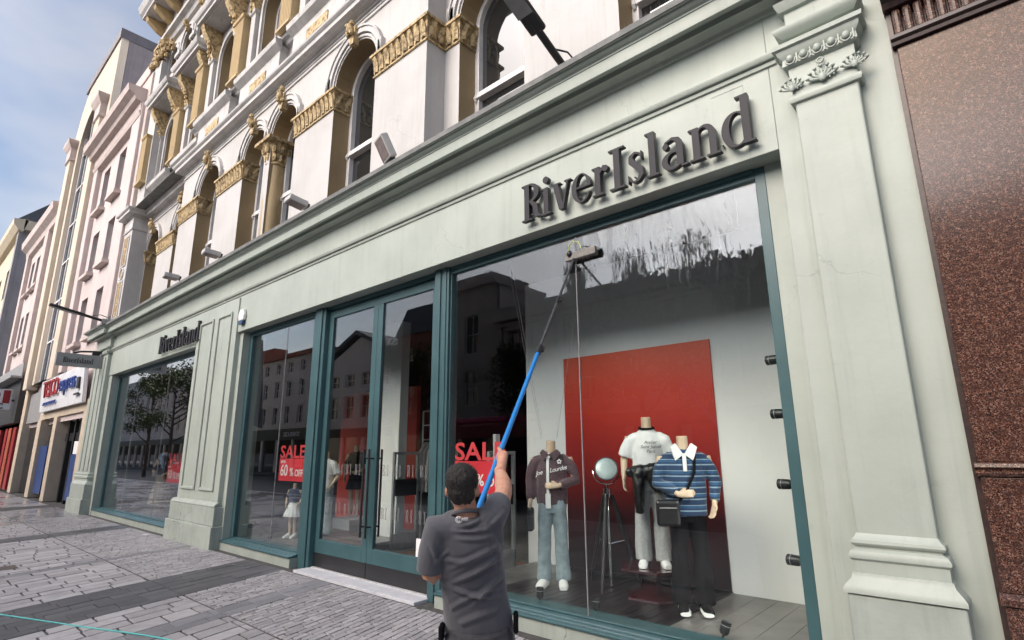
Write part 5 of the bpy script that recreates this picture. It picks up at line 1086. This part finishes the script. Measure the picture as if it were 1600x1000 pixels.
m = MB(); m.tube([P(.1, .02, 1.5), P(.1, -.1, 1.42), P(.08, -.155, 1.25), P(-.02, -.17, 1.05), P(-.12, -.18, .95)], [.014]*5, 8); m.build('bag_strap', blk, t3, smooth=60)
m = MB(); m.box(-.3*k, -.08*k, -.24*k, -.16*k, .76*k, 1.0*k); bag = m.build('crossbody_bag', leath, t3, bevel=.03)
m = MB(); m.tube([P(-.27, -.243, .93), P(-.11, -.243, .93)], .006, 6); m.build('zip', G['grey'], bag)
for sg in (-1, 1):
    m = MB(); shoe(m, sg*.1*k, -.06, .0, 1.12, sg*.1); sh = m.build('shoe', blk, t3, smooth=50); m = MB(); m.tube([(sg*.1*k, -.27, .018), (sg*.1*k, -.15, .018), (sg*.1*k, .05, .018)], [(.05, .018), (.06, .02), (.05, .018)], 12, side=(1, 0, 0)); m.build('white_sole', G['wht'], sh, smooth=50)
# tripod studio lamp
chrome = mat('chrome', (.6, .6, .6), rough=.12, metal=1)
tl = thing('tripod_lamp', 'chrome studio lamp on a black wooden tripod in front of the red backdrop', 'lamp', (-3.86, 1.5, .172))
c0 = Vector((-3.86, 1.5, .172))
for i, a in enumerate((R(-75), R(45), R(165))):
    d = Vector((math.cos(a), math.sin(a), 0)); m = MB(); m.tube([c0+d*.05+Vector((0, 0, 1.05)), c0+d*.2+Vector((0, 0, .55)), c0+d*.37], [.03, .027, .016], 8); m.build('leg', G['dark'], tl, smooth=50)
    m = MB(); m.tube([c0+Vector((0, 0, .48)), c0+d*.19+Vector((0, 0, .52))], .007, 6); m.build('brace', chrome, tl)
m = MB(); m.tube([c0+Vector((0, 0, .02)), c0+Vector((0, 0, 1.12))], .018, 8); m.tube([c0+Vector((0, 0, 1.02)), c0+Vector((0, 0, 1.12))], .045, 10); m.build('column', chrome, tl, smooth=50)
hd = (CAM-c0-Vector((0, 0, 1.3))); hd.z = .35*hd.length; hd = hd.normalized(); hx = hd.cross(Vector((0, 0, 1))).normalized(); hz = hx.cross(hd)
hc = c0+Vector((0, 0, 1.33))
m = MB(); m.tube([hc-hd*.13, hc-hd*.1, hc-hd*.02, hc+hd*.075, hc+hd*.09], [.06, .1, .125, .14, .143], 24); lh = m.build('lamp_head', mat('dark_chrome', (.12, .12, .12), rough=.2, metal=1), tl, smooth=40)
m = MB(); m.tube([hc+hd*.0905, hc+hd*.1, hc+hd*.106], [.13, .12, .06], 24); m.build('lens', mat('lens_glass', (.42, .5, .5), (.3, .36, .36), rough=.1, ns=3, coat=.5), lh, smooth=60)
m = MB(); m.tube([hc+hx*(.165*math.cos(a))+hz*(.165*math.sin(a)) for a in [math.pi+i*math.pi/12 for i in range(13)]], .008, 6); m.tube([hc-hz*.165, c0+Vector((0, 0, 1.1))], .012, 6); m.build('yoke', chrome, tl, smooth=50)
# display spotlights
def spot(p, d, label, watts=0, aim=None):
    p, d = Vector(p), Vector(d).normalized(); t = thing('display_spotlight', label, 'spotlight', p, group='small black display spotlights')
    m = MB(); m.tube([p, p+d*.02, p+d*.105, p+d*.11], [.03, .04, .042, .033], 14); m.build('can', G['dark'], t, smooth=40); m = MB(); m.tube([p+d*.07, p+d*.076], .0435, 14); m.build('ring', G['grey'], t)
    m = MB(); m.tube([p-d*.001, p-d*.05], .012, 6); m.build('stem', G['dark'], t)
    if watts:
        l_ = bpy.data.lights.new('spot_beam', 'SPOT'); l_.energy = watts; l_.spot_size = R(100); l_.spot_blend = 1; l_.shadow_soft_size = .04; l_.color = (1, .96, .9)
        lo_ = bpy.data.objects.new('spot_beam', l_); col.objects.link(lo_); lo_.parent = t; lo_.location = d*.165; lo_.rotation_euler = (-Vector(aim or d)).to_track_quat('Z', 'Y').to_euler()
for (px, py), nm in zip(((1203, 561), (1212, 646), (1223, 757), (1238, 877)), ('topmost', 'second', 'third', 'lowest')):
    q = on(px+14, py, 1, .42); spot(q, (-1, .2, 0), f'small black spotlight at right jamb of big window, {nm} of four', 22, (-1, .45, -.6))
spot((-4.12, .47, .2), (0, .08, 1), 'small black floor spotlight in front of the plum-jacket mannequin'); spot((-3.42, .5, .2), (0, .08, 1), 'small black floor spotlight just right of the pane joint'); spot((-2.15, .55, .2), (.3, .2, 1), 'small black floor spotlight near the right end of the deck')
spot((-10.6, .55, .2), (.2, .2, 1), 'small black floor spotlight at the left of the middle window')
# wires holding mannequins
m = MB(); 
for a, b_ in (((-4.9, .9, 4.4), (-4.55, 1.1, 1.95)), ((-5.2, 1.2, 4.4), (-4.6, 1.15, 1.9)), ((-4.0, 1.4, 4.4), (-4.35, 1.15, 1.9))): m.tube([a, b_], .0025, 4)
o = m.build('hanging_wire', G['grey']); tag(o, 'thin display wires hanging above the plum-jacket mannequin', 'wire')
# child mannequin in the middle window
tc_ = thing('child_mannequin', 'child mannequin in denim waistcoat and white skirt in the middle window', 'mannequin', (-10.75, 1.05, .16), R(35))
arms = [((-.17, 0, 1.4), (-.26, .03, 1.14), (-.2, -.1, .98), (.3, -.3, -1), (.9, -.3, 0)), ((.17, 0, 1.4), (.26, .03, 1.14), (.2, -.1, .98), (-.3, -.3, -1), (-.9, -.3, 0))]
figure(tc_, 1.0, arms, None, denim('dark_denim', (.03, .05, .11)), top_hem=1.02, top_r=(.17, .11), shoes=True, skirt=(mat('white_skirt', (.78, .78, .78), (.7, .7, .7), rough=.9, ns=6), .62, 1.05, .3), seed=3, long_sleeve=False, sleeve=.7)
for sg in (-1, 1): m = MB(); shoe(m, sg*.07, -.02, 0, .85); m.build('shoe', G['wht'], tc_, smooth=50)
tw = thing('adult_mannequin', 'mannequin in white top half hidden behind the left door column', 'mannequin', (-10.35, 1.45, .16), R(35))
figure(tw, 1.6, arms, jeans, teew, top_hem=.9, top_r=(.19, .12), seed=7, long_sleeve=False)
# far left window mannequin
tf = thing('skirt_mannequin', 'mannequin in long pleated beige skirt and black top in the far left window', 'mannequin', (on(252, 760, 1, .6).x, .6, .16), R(40))
figure(tf, 1.62, [((-.17, 0, 1.4), (-.25, 0, 1.12), (-.1, -.22, 1.02), (.8, -.6, 0), (0, 0, 1)), ((.17, 0, 1.4), (.25, 0, 1.12), (.1, -.22, 1.02), (-.8, -.6, 0), (0, 0, 1))], None, blk, top_hem=1.0, top_r=(.17, .11), skirt=(striped('pleat_cloth', [(0, (.42, .33, .22)), (.4, (.2, .15, .1)), (.55, (.5, .42, .3)), (.8, (.12, .09, .07))], .06, 0), .3, 1.02, .28), shoes=True, seed=11, long_sleeve=False, sleeve=.7)
m = MB(); m.tube([(-.1, -.06, 1.5), (0, -.13, 1.42), (.08, -.14, 1.3), (.1, -.15, 1.15)], [.05, .05, .045, .03], 10); m.tube([(.1, .0, 1.56), (.0, -.08, 1.52), (-.1, 0, 1.56), (0, .08, 1.56), (.1, 0, 1.56)], .045, 10); m.build('scarf', mat('blue_scarf', (.1, .2, .32), (.05, .07, .2), rough=.8, ns=10, src='obj'), tf, smooth=60)
# black dress deep in the shop
tb = thing('dress_mannequin', 'mannequin in short black dress before the red wall, seen through the left door', 'mannequin', (-11.6, 2.95, .3), R(40))
figure(tb, 1.6, [((-.17, 0, 1.4), (-.25, 0, 1.14), (-.22, -.08, .92), (0, -.2, -1), (.9, -.3, 0)), ((.17, 0, 1.4), (.26, 0, 1.14), (.12, -.15, 1.0), (-.8, -.5, 0), (0, 1, 0))], None, blk, top_hem=.95, top_r=(.16, .11), skirt=(blk, .62, 1.0, .2), shoes=True, seed=12, long_sleeve=False, sleeve=.7)
m = MB(); m.box(-12.0, -11.2, 2.6, 3.3, .02, .3); o = m.build('white_plinth', G['wht'], bevel=.01); tag(o, 'low white plinth under the black dress mannequin', 'plinth')
# ------------------------------------------------------------------ the window cleaner
D0 = 3.0
foot = at(748, 990, D0+.05); foot.z = 0
pn = thing('person', 'person seen from behind in dark grey work T-shirt reaching up with a long pole', 'person', foot)
SC = lambda px, d=D0: px*d/FPX
SIDE = RT.copy(); FWD = Vector((_F.x, _F.y, 0)).normalized()
shirtm = mat('charcoal_tshirt', (.068, .07, .082), (.085, .087, .1), rough=.9, ns=6, bump=.25, bs_=260, sheen=.25)
trm = mat('work_trousers', (.035, .035, .04), (.05, .05, .055), rough=.9, ns=12)
# skin: head, neck, arms in one continuous surface
b = MB()
hc = at(722, 766, 3.0); tilt = (UP*.93+Vector((0, 0, .2))-FWD*.12).normalized()
b.ball(hc+UP*.012, SC(23.5), .1, SC(33), 18, 12, (SIDE, FWD, tilt)); b.ball(hc+FWD*.035-tilt*.05, .062, .07, .075, 14, 8, (SIDE, FWD, tilt))
b.tube([at(731, 812, 3.02), at(728, 796, 3.01), at(724, 778, 3.0)], [(.075, .06), (.062, .06), (.06, .062)], 16, side=SIDE)
for sg in (-1, 1): b.ball(hc+SIDE*(sg*SC(24.5))+FWD*.012-tilt*.008, .011, .02, .033, 8, 6, (SIDE, FWD, tilt))
b.tube([hc+FWD*.1+tilt*.02, hc+FWD*.122-tilt*.02, hc+FWD*.1-tilt*.03], [.01, .017, .012], 8)
b.tube([hc+FWD*.096-tilt*.055-SIDE*.022, hc+FWD*.102-tilt*.056, hc+FWD*.096-tilt*.055+SIDE*.022], [.005, .009, .005], 8)
for sg in (-1, 1): b.ball(hc+FWD*.088+tilt*.022+SIDE*(sg*.032), .014, .01, .009, 8, 6, (SIDE, FWD, tilt))
Rs, Re, Rw = at(767, 812, 3.02), at(787, 770, 3.2), at(779, 733, 3.43)
b.tube([Rs, at(779, 791, 3.11), Re, at(787, 757, 3.28), at(783, 743, 3.37), Rw], [.066, .058, .05, .05, .038, .029], 14)
Ls, Le, Lw = at(684, 824, 2.99), at(672, 902, 2.99), Vector()
B = on(897, 403, 1, .185); Hh = at(777.5, 717, 3.56); pd = (B-Hh).normalized(); lo = Hh-pd*.5; Lw = lo-FWD*.02-UP*.09-SIDE*.03
b.tube([Ls, at(676, 865, 2.98), Le], [.06, .052, .044], 14); b.tube([Le-(Lw-Le)*.05, Le+(Lw-Le)*.35, Lw], [.042, .043, .028], 14)
B = on(897, 403, 1, .185); Hh = at(777.5, 717, 3.56); pd = (B-Hh).normalized()
# right hand closes round the pole
def grip(mb, c, d, wrist, s=1.0, flip=1):
    d = Vector(d).normalized(); toW = (Vector(wrist)-c); toW = (toW-d*toW.dot(d)).normalized(); o = d.cross(toW)*flip
    palm = c+toW*.032*s; mb.tube([Vector(wrist), palm-d*.005+toW*.02, palm], [(.028*s, .026*s), (.036*s, .026*s), (.04*s, .022*s)], 12, side=d)
    mb.ball(palm, .044*s, .03*s, .026*s, 12, 8, (d, o, toW))
    for i in range(4):
        z = (i-1.5)*.0215*s; pts = []
        for a in (0.2, .9, 1.7, 2.5, 3.1): pts.append(c+d*z+(toW*math.cos(a)+o*math.sin(a))*(.028+.004*(a < 1))*s)
        mb.tube(pts, [.0088*s, .0088*s, .0083*s, .0078*s, .0068*s], 8)
    mb.tube([palm+d*.03*s, c+d*.055*s-o*.022*s+toW*.012*s, c+d*.08*s-o*.018*s-toW*.004*s], [.014*s, .0115*s, .0085*s], 8)
grip(b, Hh, pd, Rw-_F*.05+RT*.012, 1.12)
lo = Hh-pd*.5; grip(b, lo, pd, Lw, 1.0, -1)
fuse(b, 'body', G['skin'], pn, .0045, 3)
# short dark hair with a faded nape
h = MB(); h.ball(hc+UP*.03-FWD*.008+tilt*.022, SC(25.2), .107, SC(27), 20, 14, (SIDE, FWD, tilt)); h.ball(hc-FWD*.04-tilt*.012, SC(22), .066, SC(20), 16, 10, (SIDE, FWD, tilt)); h.ball(hc+FWD*.04+tilt*.075, SC(21), .075, .045, 14, 8, (SIDE, FWD, tilt))
hairm = mat('black_hair', (.010, .008, .007), (.022, .018, .015), rough=.5, ns=70, src='obj', bump=.9, bs_=110)
def hairfn(c): return .009*mn.noise(Vector((c.x*60, c.y*60, c.z*25)))+.005*mn.noise(c*130)
fuse(h, 'hair', hairm, pn, .006, 3, hairfn)
hs_ = MB(); rh = random.Random(12)
for i in range(2600):
    th = rh.uniform(0, 6.283); zz = rh.uniform(-.45, 1); rxy = math.sqrt(max(0, 1-zz*zz)); u_ = Vector((math.cos(th)*rxy, math.sin(th)*rxy, zz))
    c_ = hc+UP*.03-FWD*.008+tilt*.022; p_ = c_+SIDE*(u_.x*SC(25.6))+FWD*(u_.y*.108)+tilt*(u_.z*SC(27.4)); n_ = (p_-c_).normalized()
    g_ = (FWD*.75+tilt*.15 if zz > .25 else -tilt*1.0-FWD*.1)+SIDE*rh.uniform(-.5, .5); g_ = (g_-n_*g_.dot(n_)*.75).normalized(); L_ = rh.uniform(.012, .032) if zz > .1 else rh.uniform(.006, .014); w_ = g_.cross(n_).normalized()*.0011
    e_ = p_+g_*L_+n_*rh.uniform(.001, .007); hs_.add([p_-w_, p_+w_, e_], [(0, 1, 2)])
hs_.build('hair_strands', hairm, pn, kind='stuff', fix=False)
# t-shirt: rings placed along the back, sleeves, then the folds that pull from the raised arm
s = MB(); rows = [(727, 803, 31, .075), (727, 812, 50, .095), (729, 826, 57, .112), (731, 848, 57, .124), (734, 872, 53, .124), (738, 900, 51.5, .122), (742, 930, 52, .124), (746, 958, 54, .13), (749, 985, 56, .135), (750, 1004, 57, .135)]
s.tube([at(x, y, D0+.01+.0004*(y-803)) for x, y, hw, dp in rows], [(SC(hw), dp) for x, y, hw, dp in rows], 26, side=SIDE)
s.tube([at(752, 818, 3.0), Rs, at(775, 798, 3.08), at(781, 784, 3.15)], [.085, .083, .076, .07], 16); s.tube([at(702, 828, 3.0), Ls, at(675, 858, 2.98), at(670, 892, 2.98)], [.085, .083, .073, .07], 16)
folds = [((785, 850), (745, 872), (697, 890), .008, 4), ((780, 868), (742, 898), (704, 912), .008, 4), ((690, 908), (730, 938), (785, 932), .010, 3.4), ((792, 892), (760, 920), (738, 946), .009, 4), ((695, 958), (722, 934), (790, 915), .008, 4), ((700, 985), (740, 962), (800, 948), .007, 5), ((712, 823), (735, 825), (757, 807), .009, 3.2), ((706, 829), (735, 833), (765, 826), .008, 3), ((715, 842), (745, 846), (770, 838), .006, 3.5), ((682, 880), (690, 868), (700, 862), .007, 3), ((768, 835), (776, 850), (783, 880), .006, 4), ((690, 872), (708, 880), (728, 876), .007, 3.5), ((765, 822), (778, 812), (786, 800), .007, 3), ((672, 850), (680, 862), (684, 880), .007, 3.5), ((720, 905), (750, 893), (778, 872), .006, 3.5)]
def foldfn(c):
    x, y, d = proj(c); v = 0
    if (Vector(c)-hc).dot(FWD) > .12: return .004*mn.noise(c*12)
    for p0, p1, p2, amp, wd in folds:
        best = 1e9; bt = 0
        for i in range(41):
            t = i/40; qx = (1-t)**2*p0[0]+2*t*(1-t)*p1[0]+t*t*p2[0]; qy = (1-t)**2*p0[1]+2*t*(1-t)*p1[1]+t*t*p2[1]; e = (qx-x)**2+(qy-y)**2
            if e < best: best, bt = e, t
        if best < (wd*3.2)**2: u = math.sqrt(best)/wd; v += 1.5*amp*math.sin(math.pi*min(1, max(0, .08+.84*bt)))*(math.exp(-u*u)-.45*math.exp(-(u-1.7)**2*1.5))
    return v+.0035*mn.noise(c*9)
fuse(s, 'tshirt', shirtm, pn, .0075, 3, foldfn)
m = MB(); m.tube([at(726+20*math.cos(a)*.98, 801.5-3.2*math.sin(a)+2.0*math.cos(a)*-1, 3.005-.062*math.sin(a)) for a in [i*.3307 for i in range(20)]], (.011), 8); m.build('collar', shirtm, pn, smooth=60)
# round logo and small white lettering between the shoulder blades
lg = G['wht']
def back_pt(px, py, lift=.0):
    d0 = D0+.01+.0004*(py-803); r = min(rows, key=lambda q: abs(q[1]-py)); dp = r[3]*math.sqrt(max(0, 1-((px-r[0])/r[2])**2)); return at(px, py, d0-dp-.016-lift)
logo = MB()
for R0, R1, a0, a1 in ((4.3, 5.4, .9, 5.9), (2.0, 3.4, .7, 5.6)):
    for i in range(20):
        a, b_ = a0+(a1-a0)*i/20, a0+(a1-a0)*(i+1)/20; logo.add([back_pt(716.5+r*math.cos(q), 812-r*math.sin(q)) for r, q in ((R0, a), (R1, a), (R1, b_), (R0, b_))], [(0, 1, 2, 3)])
for x0, x1, y0, y1 in ((721, 724.2, 809, 811.4), (724.8, 727.6, 808.4, 811.2), (728.2, 731, 808.2, 811), (721, 731, 812, 812.9)): logo.add([back_pt(x0, y1), back_pt(x1, y1), back_pt(x1, y0), back_pt(x0, y0)], [(0, 1, 2, 3)])
logo.build('logo', lg, pn, fix=False)
# legs down to the pavement
l = MB()
for sg in (-1, 1):
    hp = at(748, 992, D0+.04)+SIDE*(sg*.085); kn = Vector((foot.x, foot.y, .48))+SIDE*(sg*.11)+FWD*.03; an = Vector((foot.x, foot.y, .07))+SIDE*(sg*.13)-FWD*.02
    l.tube([hp, hp*.5+kn*.5, kn, kn*.5+an*.5, an], [(.105, .12), (.09, .1), (.07, .075), (.068, .07), (.06, .065)], 14, side=SIDE)
l.tube([at(749, 975, D0+.03), at(749, 992, D0+.04), at(748, 1012, D0+.05)], [(.165, .115), (.178, .128), (.16, .12)], 18, side=SIDE)
fuse(l, 'trousers', trm, pn, .012, 3, cloth_fn(.008, 10, 3))
for sg in (-1, 1):
    c = Vector((foot.x, foot.y, 0))+SIDE*(sg*.13); m = MB(); rr_ = []
    for v, w_, hgt in ((-.1, .035, .08), (-.06, .045, .1), (.02, .045, .09), (.1, .05, .07), (.17, .042, .05), (.2, .025, .03)):
        rr_.append([c+FWD*v+SIDE*(w_*math.cos(2*math.pi*k_/12))+Vector((0, 0, max(0, hgt*.5+hgt*.5*math.sin(2*math.pi*k_/12)))) for k_ in range(12)])
    m.loft(rr_); m.build('shoe', G['dark'], pn, smooth=50)
m = MB(); m.obox(at(806, 972, 3.02), (SIDE, FWD, Vector((0, 0, 1))), .014, .045, .05); m.build('tool_pouch', blk, pn, bevel=.02)
m = MB(); m.obox(at(690, 988, 3.0), (SIDE, FWD, Vector((0, 0, 1))), .014, .045, .045); m.build('tool_pouch', blk, pn, bevel=.02)
# telescopic pole and brush
bot = Hh-pd*.62
pl_ = thing('washing_pole', 'long blue and grey telescopic pole leaning from the cleaner to the wet glass', 'pole', bot)
J = on(832, 576, 1, (Hh+pd*((B-Hh).length*.45)).y); tJ = (J-Hh).dot(pd)
bluepole = mat('blue_pole', (.012, .2, .56), (.012, .17, .5), rough=.35, ns=30)
m = MB(); m.tube([bot, Hh+pd*tJ], .0175, 12); m.build('lower_section', bluepole, pl_, smooth=50)
m = MB(); m.tube([Hh+pd*tJ, B-pd*.02], .0125, 10); m.build('upper_section', mat('carbon_pole', (.05, .052, .056), (.07, .07, .075), rough=.4), pl_, smooth=50)
for f in (tJ, tJ+(B-J).length*.47):
    q = Hh+pd*f; m = MB(); m.tube([q-pd*.06, q+pd*.05], .025 if f == tJ else .018, 12); m.obox(q+RT*.028, (RT, pd, RT.cross(pd)), .012, .03, .012); m.build('clamp', G['dark'], pl_, bevel=.003)
br = thing('washing_brush', 'grey water-fed brush head pressed on the glass at the top of the pole', 'brush', B)
m = MB(); bc = on(907, 397, 1, .175); ax = Vector((1, 0, .02)).normalized(); m.obox(bc, (ax, Vector((0, 1, 0)), Vector((0, 0, 1))), .2, .022, .045); m.build('brush_block', mat('brush_grey', (.22, .21, .19), (.15, .14, .13), rough=.7, ns=30), br, bevel=.01)
m = MB(); rr = random.Random(4)
for i in range(420): x = bc+ax*rr.uniform(-.195, .195)+Vector((0, .02, rr.uniform(-.045, .045))); e = x+Vector((rr.uniform(-.01, .01), .042, rr.uniform(-.012, .004))); m.add([x-ax*.002, x+ax*.002, e+ax*.002, e-ax*.002], [(0, 1, 2, 3)])
m.build('bristles', mat('bristle', (.3, .3, .28), rough=.8), br, kind='stuff', fix=False)
m = MB(); m.tube([B-pd*.06, B, bc-ax*.14+Vector((0, -.02, .01))], [.016, .02, .018], 8); m.ball(bc-ax*.13+Vector((0, -.025, .03)), .035, .03, .035, 10, 6); m.build('gooseneck', G['dark'], br, smooth=50)
m = MB(); m.tube([bc+ax*a+Vector((0, -.03, z)) for a, z in ((-.14, .05), (-.13, .12), (-.08, .16), (0, .13), (.03, .05))], .007, 6); m.build('water_jet_hose', mat('yellow_hose', (.45, .5, .15), rough=.5), br, smooth=60)
# supply hose on the paving
hs = MB(); pts = [(-12.5, -4.75, .006), (-10.6, -4.05, .006), (-8.83, -3.34, .006), (-7.6, -2.86, .006), (-6.41, -2.4, .006), (-5.0, -2.15, .006), (-3.7, -2.2, .006), (-2.75, -2.45, .006), (-2.5, -2.4, .006)]
def cr(p, n=6):
    out = []; P_ = [Vector(q) for q in p]; P_ = [P_[0]]+P_+[P_[-1]]
    for i in range(1, len(P_)-2):
        for k_ in range(n):
            t = k_/n; a, b_, c_, d_ = P_[i-1:i+3]; out.append(.5*((2*b_)+(c_-a)*t+(2*a-5*b_+4*c_-d_)*t*t+(3*b_-a-3*c_+d_)*t**3))
    return out+[P_[-1]]
o = hs.tube(cr(pts), .0085, 8).build('water_hose', mat('teal_hose', (.09, .42, .4), (.07, .36, .36), rough=.4), smooth=60); tag(o, 'thin teal water hose snaking over the paving at lower left', 'hose')
# ------------------------------------------------------------------ signs, lights and small things on the facade
letm = mat('anthracite_letters', (.03, .028, .033), (.024, .022, .027), rough=.55, ns=4, spec=.25); lets = mat('letter_backing', (.6, .6, .56), rough=.5)
def shop_sign(x0, w_, z, h_, label):
    t = thing('shop_sign', label, 'sign', (x0+w_/2, -.06, z), group='shop name signs on the fascia')
    for o in serif_word('RiverIsland', 'letter', letm, t, (x0, -.092, z), w_, h_, .008): pass
    for o in serif_word('RiverIsland', 'letter_return', G['dark'], t, (x0, -.063, z), w_, h_, .048): pass
    m = MB()
    for i in range(12): m.tube([(x0+.12+i*(w_-.2)/11, .01, z+h_*.2), (x0+.12+i*(w_-.2)/11, -.05, z+h_*.2)], .008, 6)
    m.build('standoff', G['grey'], t)
shop_sign(-3.83, 2.6, 4.283, .455, 'large dark serif shop name lettering above the big display window')
shop_sign(-16.35, 2.75, 4.27, .455, 'dark serif shop name lettering over the far left window')
ps = thing('projecting_sign', 'grey projecting box sign with black serif lettering at the left end of the shopfront', 'sign', (-21.95, 0, 4.65))
m = MB(); m.box(-22.02, -21.9, -1.3, .02, 4.46, 4.87); m.build('sign_box', mat('grey_sign', (.3, .3, .3), (.27, .27, .27), rough=.45), ps, bevel=.006)
serif_word('RiverIsland', 'letter', G['dark'], ps, (-21.895, -1.13, 4.57), .78, .17, .008, Vector((0, 1, 0)), h=.02)
m = MB(); m.box(-22.0, -21.92, -.4, -.2, 4.87, 5.02); m.box(-22.05, -21.88, -.2, .02, 4.95, 5.02); m.build('bracket', G['dark'], ps, bevel=.005)
m = MB(); m.tube([(-21.96, -.9, 4.88), (-21.96, -.7, 4.96), (-21.96, -.3, 5.0)], .03, 8); m.build('sign_lamp', G['dark'], ps, smooth=50)
def led_lamp(x, z, y0, L, label, rise=.25):
    t = thing('street_light', label, 'street light', (x, y0, z), group='wall mounted street lights')
    m = MB(); m.box(x-.11, x+.11, y0-.06, y0+.02, z-.22, z+.2); m.box(x-.08, x+.08, y0-.2, y0-.06, z-.08, z+.1); m.build('wall_bracket', G['grey'], t, bevel=.015)
    d = Vector((0, -1, rise)).normalized(); u = Vector((0, rise, 1)).normalized(); c = Vector((x, y0-.12, z+.03))
    m = MB(); m.tube([c, c+d*L*.5], .045, 10); m.build('arm', G['dark'], t, smooth=50)
    m = MB(); m.obox(c+d*(L*.68), (Vector((1, 0, 0)), d, u), .105, L*.32, .04); m.build('lamp_head', G['dark'], t, bevel=.03)
    m = MB(); m.obox(c+d*(L*.72)-u*.051, (Vector((1, 0, 0)), d, u), .1, L*.22, .004); m.build('led_panel', G['grey'], t)
    m = MB(); m.tube([c+Vector((.1, .05, .12)), c+d*.15+Vector((.07, 0, .15)), c+d*.35+u*.06], .012, 6); m.build('cable', G['dark'], t)
led_lamp(-21.9, 6.0, -.12, 1.5, 'black arm street light beyond the left end of the shop cornice', .2)
led_lamp(-3.32, 6.12, .36, 1.75, 'black arm street light on the white wall above the big lettering', .42)
m = MB(); m.box(-3.75, -3.5, .455, .478, 6.35, 6.6); o = m.build('number_plate', G['grey']); tag(o, 'small grey plate with white characters beside the right street light', 'plate')
for s_, z in (('F5', 6.49), ('II', 6.37)):
    q = place_text(text_mesh(s_, .13, .004), 'plate_text', G['wht'], o, (-3.72, .452, z))
m = MB(); m.box(-3.75, -3.3, -.05, .2, 5.82, 5.93); o = m.build('loose_brick', mat('old_brick', (.5, .4, .34), (.35, .22, .17), rough=.9, ns=12, bump=.5)); tag(o, 'old rendered brick lying on the cornice under the street light', 'brick')
flm = mat('floodlight_body', (.5, .49, .47), (.4, .39, .38), rough=.5); flf = mat('floodlight_face', (.16, .12, .11), (.24, .2, .18), rough=.5, ns=10)
def flood(px, py, w_, tilt, yaw, label):
    p = on(px, py, 1, -.22); t = thing('floodlight', label, 'floodlight', p, group='floodlights along the shop cornice')
    d = Vector((math.sin(yaw)*math.cos(tilt), -math.cos(yaw)*math.cos(tilt), math.sin(tilt))); x = Vector((math.cos(yaw), math.sin(yaw), 0)); u = x.cross(d)*-1
    c = p+Vector((0, 0, .0))
    m = MB(); m.obox(c, (x, d, u), w_/2, w_*.62, w_*.2); hd_ = m.build('housing', flm, t, bevel=.015)
    m = MB(); m.obox(c-u*(w_*.2+.003), (x, d, u), w_*.42, w_*.5, .003); m.build('lens', flf, hd_)
    m = MB(); m.obox(c-d*(w_*.68), (x, d, u), w_*.35, w_*.1, w_*.12); m.tube([c-d*(w_*.7)-x*.08, c-d*(w_*.85)-x*.08-Vector((0, 0, .06)), Vector((c.x, -.2, 5.8))-d*.1], .014, 6); m.build('bracket', G['dark'], t)
    m = MB(); m.tube([c-d*(w_*.7), c-d*(w_*.8)-Vector((0, 0, .1)), Vector((c.x+.3, -.1, 5.82))], .008, 6); m.build('cable', G['dark'], t)
flood(602, 232, .3, R(62), R(-15), 'largest floodlight standing upright on the cornice, nearest the white corner pier')
flood(463, 316, .28, R(10), R(-5), 'floodlight on the cornice right of the granite column')
flood(330, 396, .28, R(5), R(-5), 'floodlight on the cornice left of the granite column')
flood(267, 432, .28, R(3), R(-5), 'fourth floodlight along the cornice, leftmost in the row')
al = thing('alarm_box', 'white alarm box with blue base above the middle window', 'alarm box', (-11.42, 0, 4.45))
m = MB(); m.prism([(-11.53, 4.38), (-11.31, 4.38), (-11.29, 4.5), (-11.34, 4.62), (-11.5, 4.62), (-11.55, 4.5)], -.07, -.001, 'y'); m.build('cover', G['wht'], al, bevel=.02)
m = MB(); m.prism([(-11.5, 4.3), (-11.34, 4.3), (-11.31, 4.379), (-11.53, 4.379)], -.065, -.001, 'y'); m.build('strobe', mat('blue_lens', (.01, .05, .14), rough=.2), al, bevel=.01)
# pigeon spikes on the cornice
sp_ = MB(); rr = random.Random(9)
for x0, x1, y in ((-5.3, -3.4, -.3), (-2.9, -.9, -.3), (-7.4, -6.2, -.25), (-9.2, -8.4, -.3)):
    x = x0
    while x < x1:
        for dy in (-.03, .03): p = Vector((x, y+dy, 5.77)); e = p+Vector((rr.uniform(-.03, .03), dy*1.2, .13)); sp_.add([p+Vector((.0015, 0, 0)), p-Vector((.0015, 0, 0)), e], [(0, 1, 2)])
        x += .055
o = sp_.build('bird_spikes', G['grey'], fix=False); tag(o, 'fine wire bird spikes along the top of the shop cornice', 'bird spikes'); o['kind'] = 'stuff'
# pier-foot kerbs on the cornice under the piers
for x0, x1 in ((XC+4.0, XC+5.5), (XC+1.2, XC+2.8), (XC-2.8, XC-1.2), (XC-5.5, XC-4.0)):
    m = MB(); m.box(x0, x1, -.06, .1, 5.8, 5.93); m.build('pier_foot', G['trim'], shop, bevel=.01)
# small drain cover and litter
m = MB(); m.box(-12.5, -12.1, -3.05, -2.75, -.01, .004); o = m.build('drain_cover', mat('iron', (.07, .05, .04), (.05, .04, .035), rough=.6, ns=20)); tag(o, 'small rusty drain cover at the left edge of the paving', 'drain cover')
m = MB(); m.box(-14.9, -14.6, -.3, -.22, .002, .01); o = m.build('debris', G['ltgrey']); tag(o, 'small pale scrap lying at the foot of the far left window', 'debris')
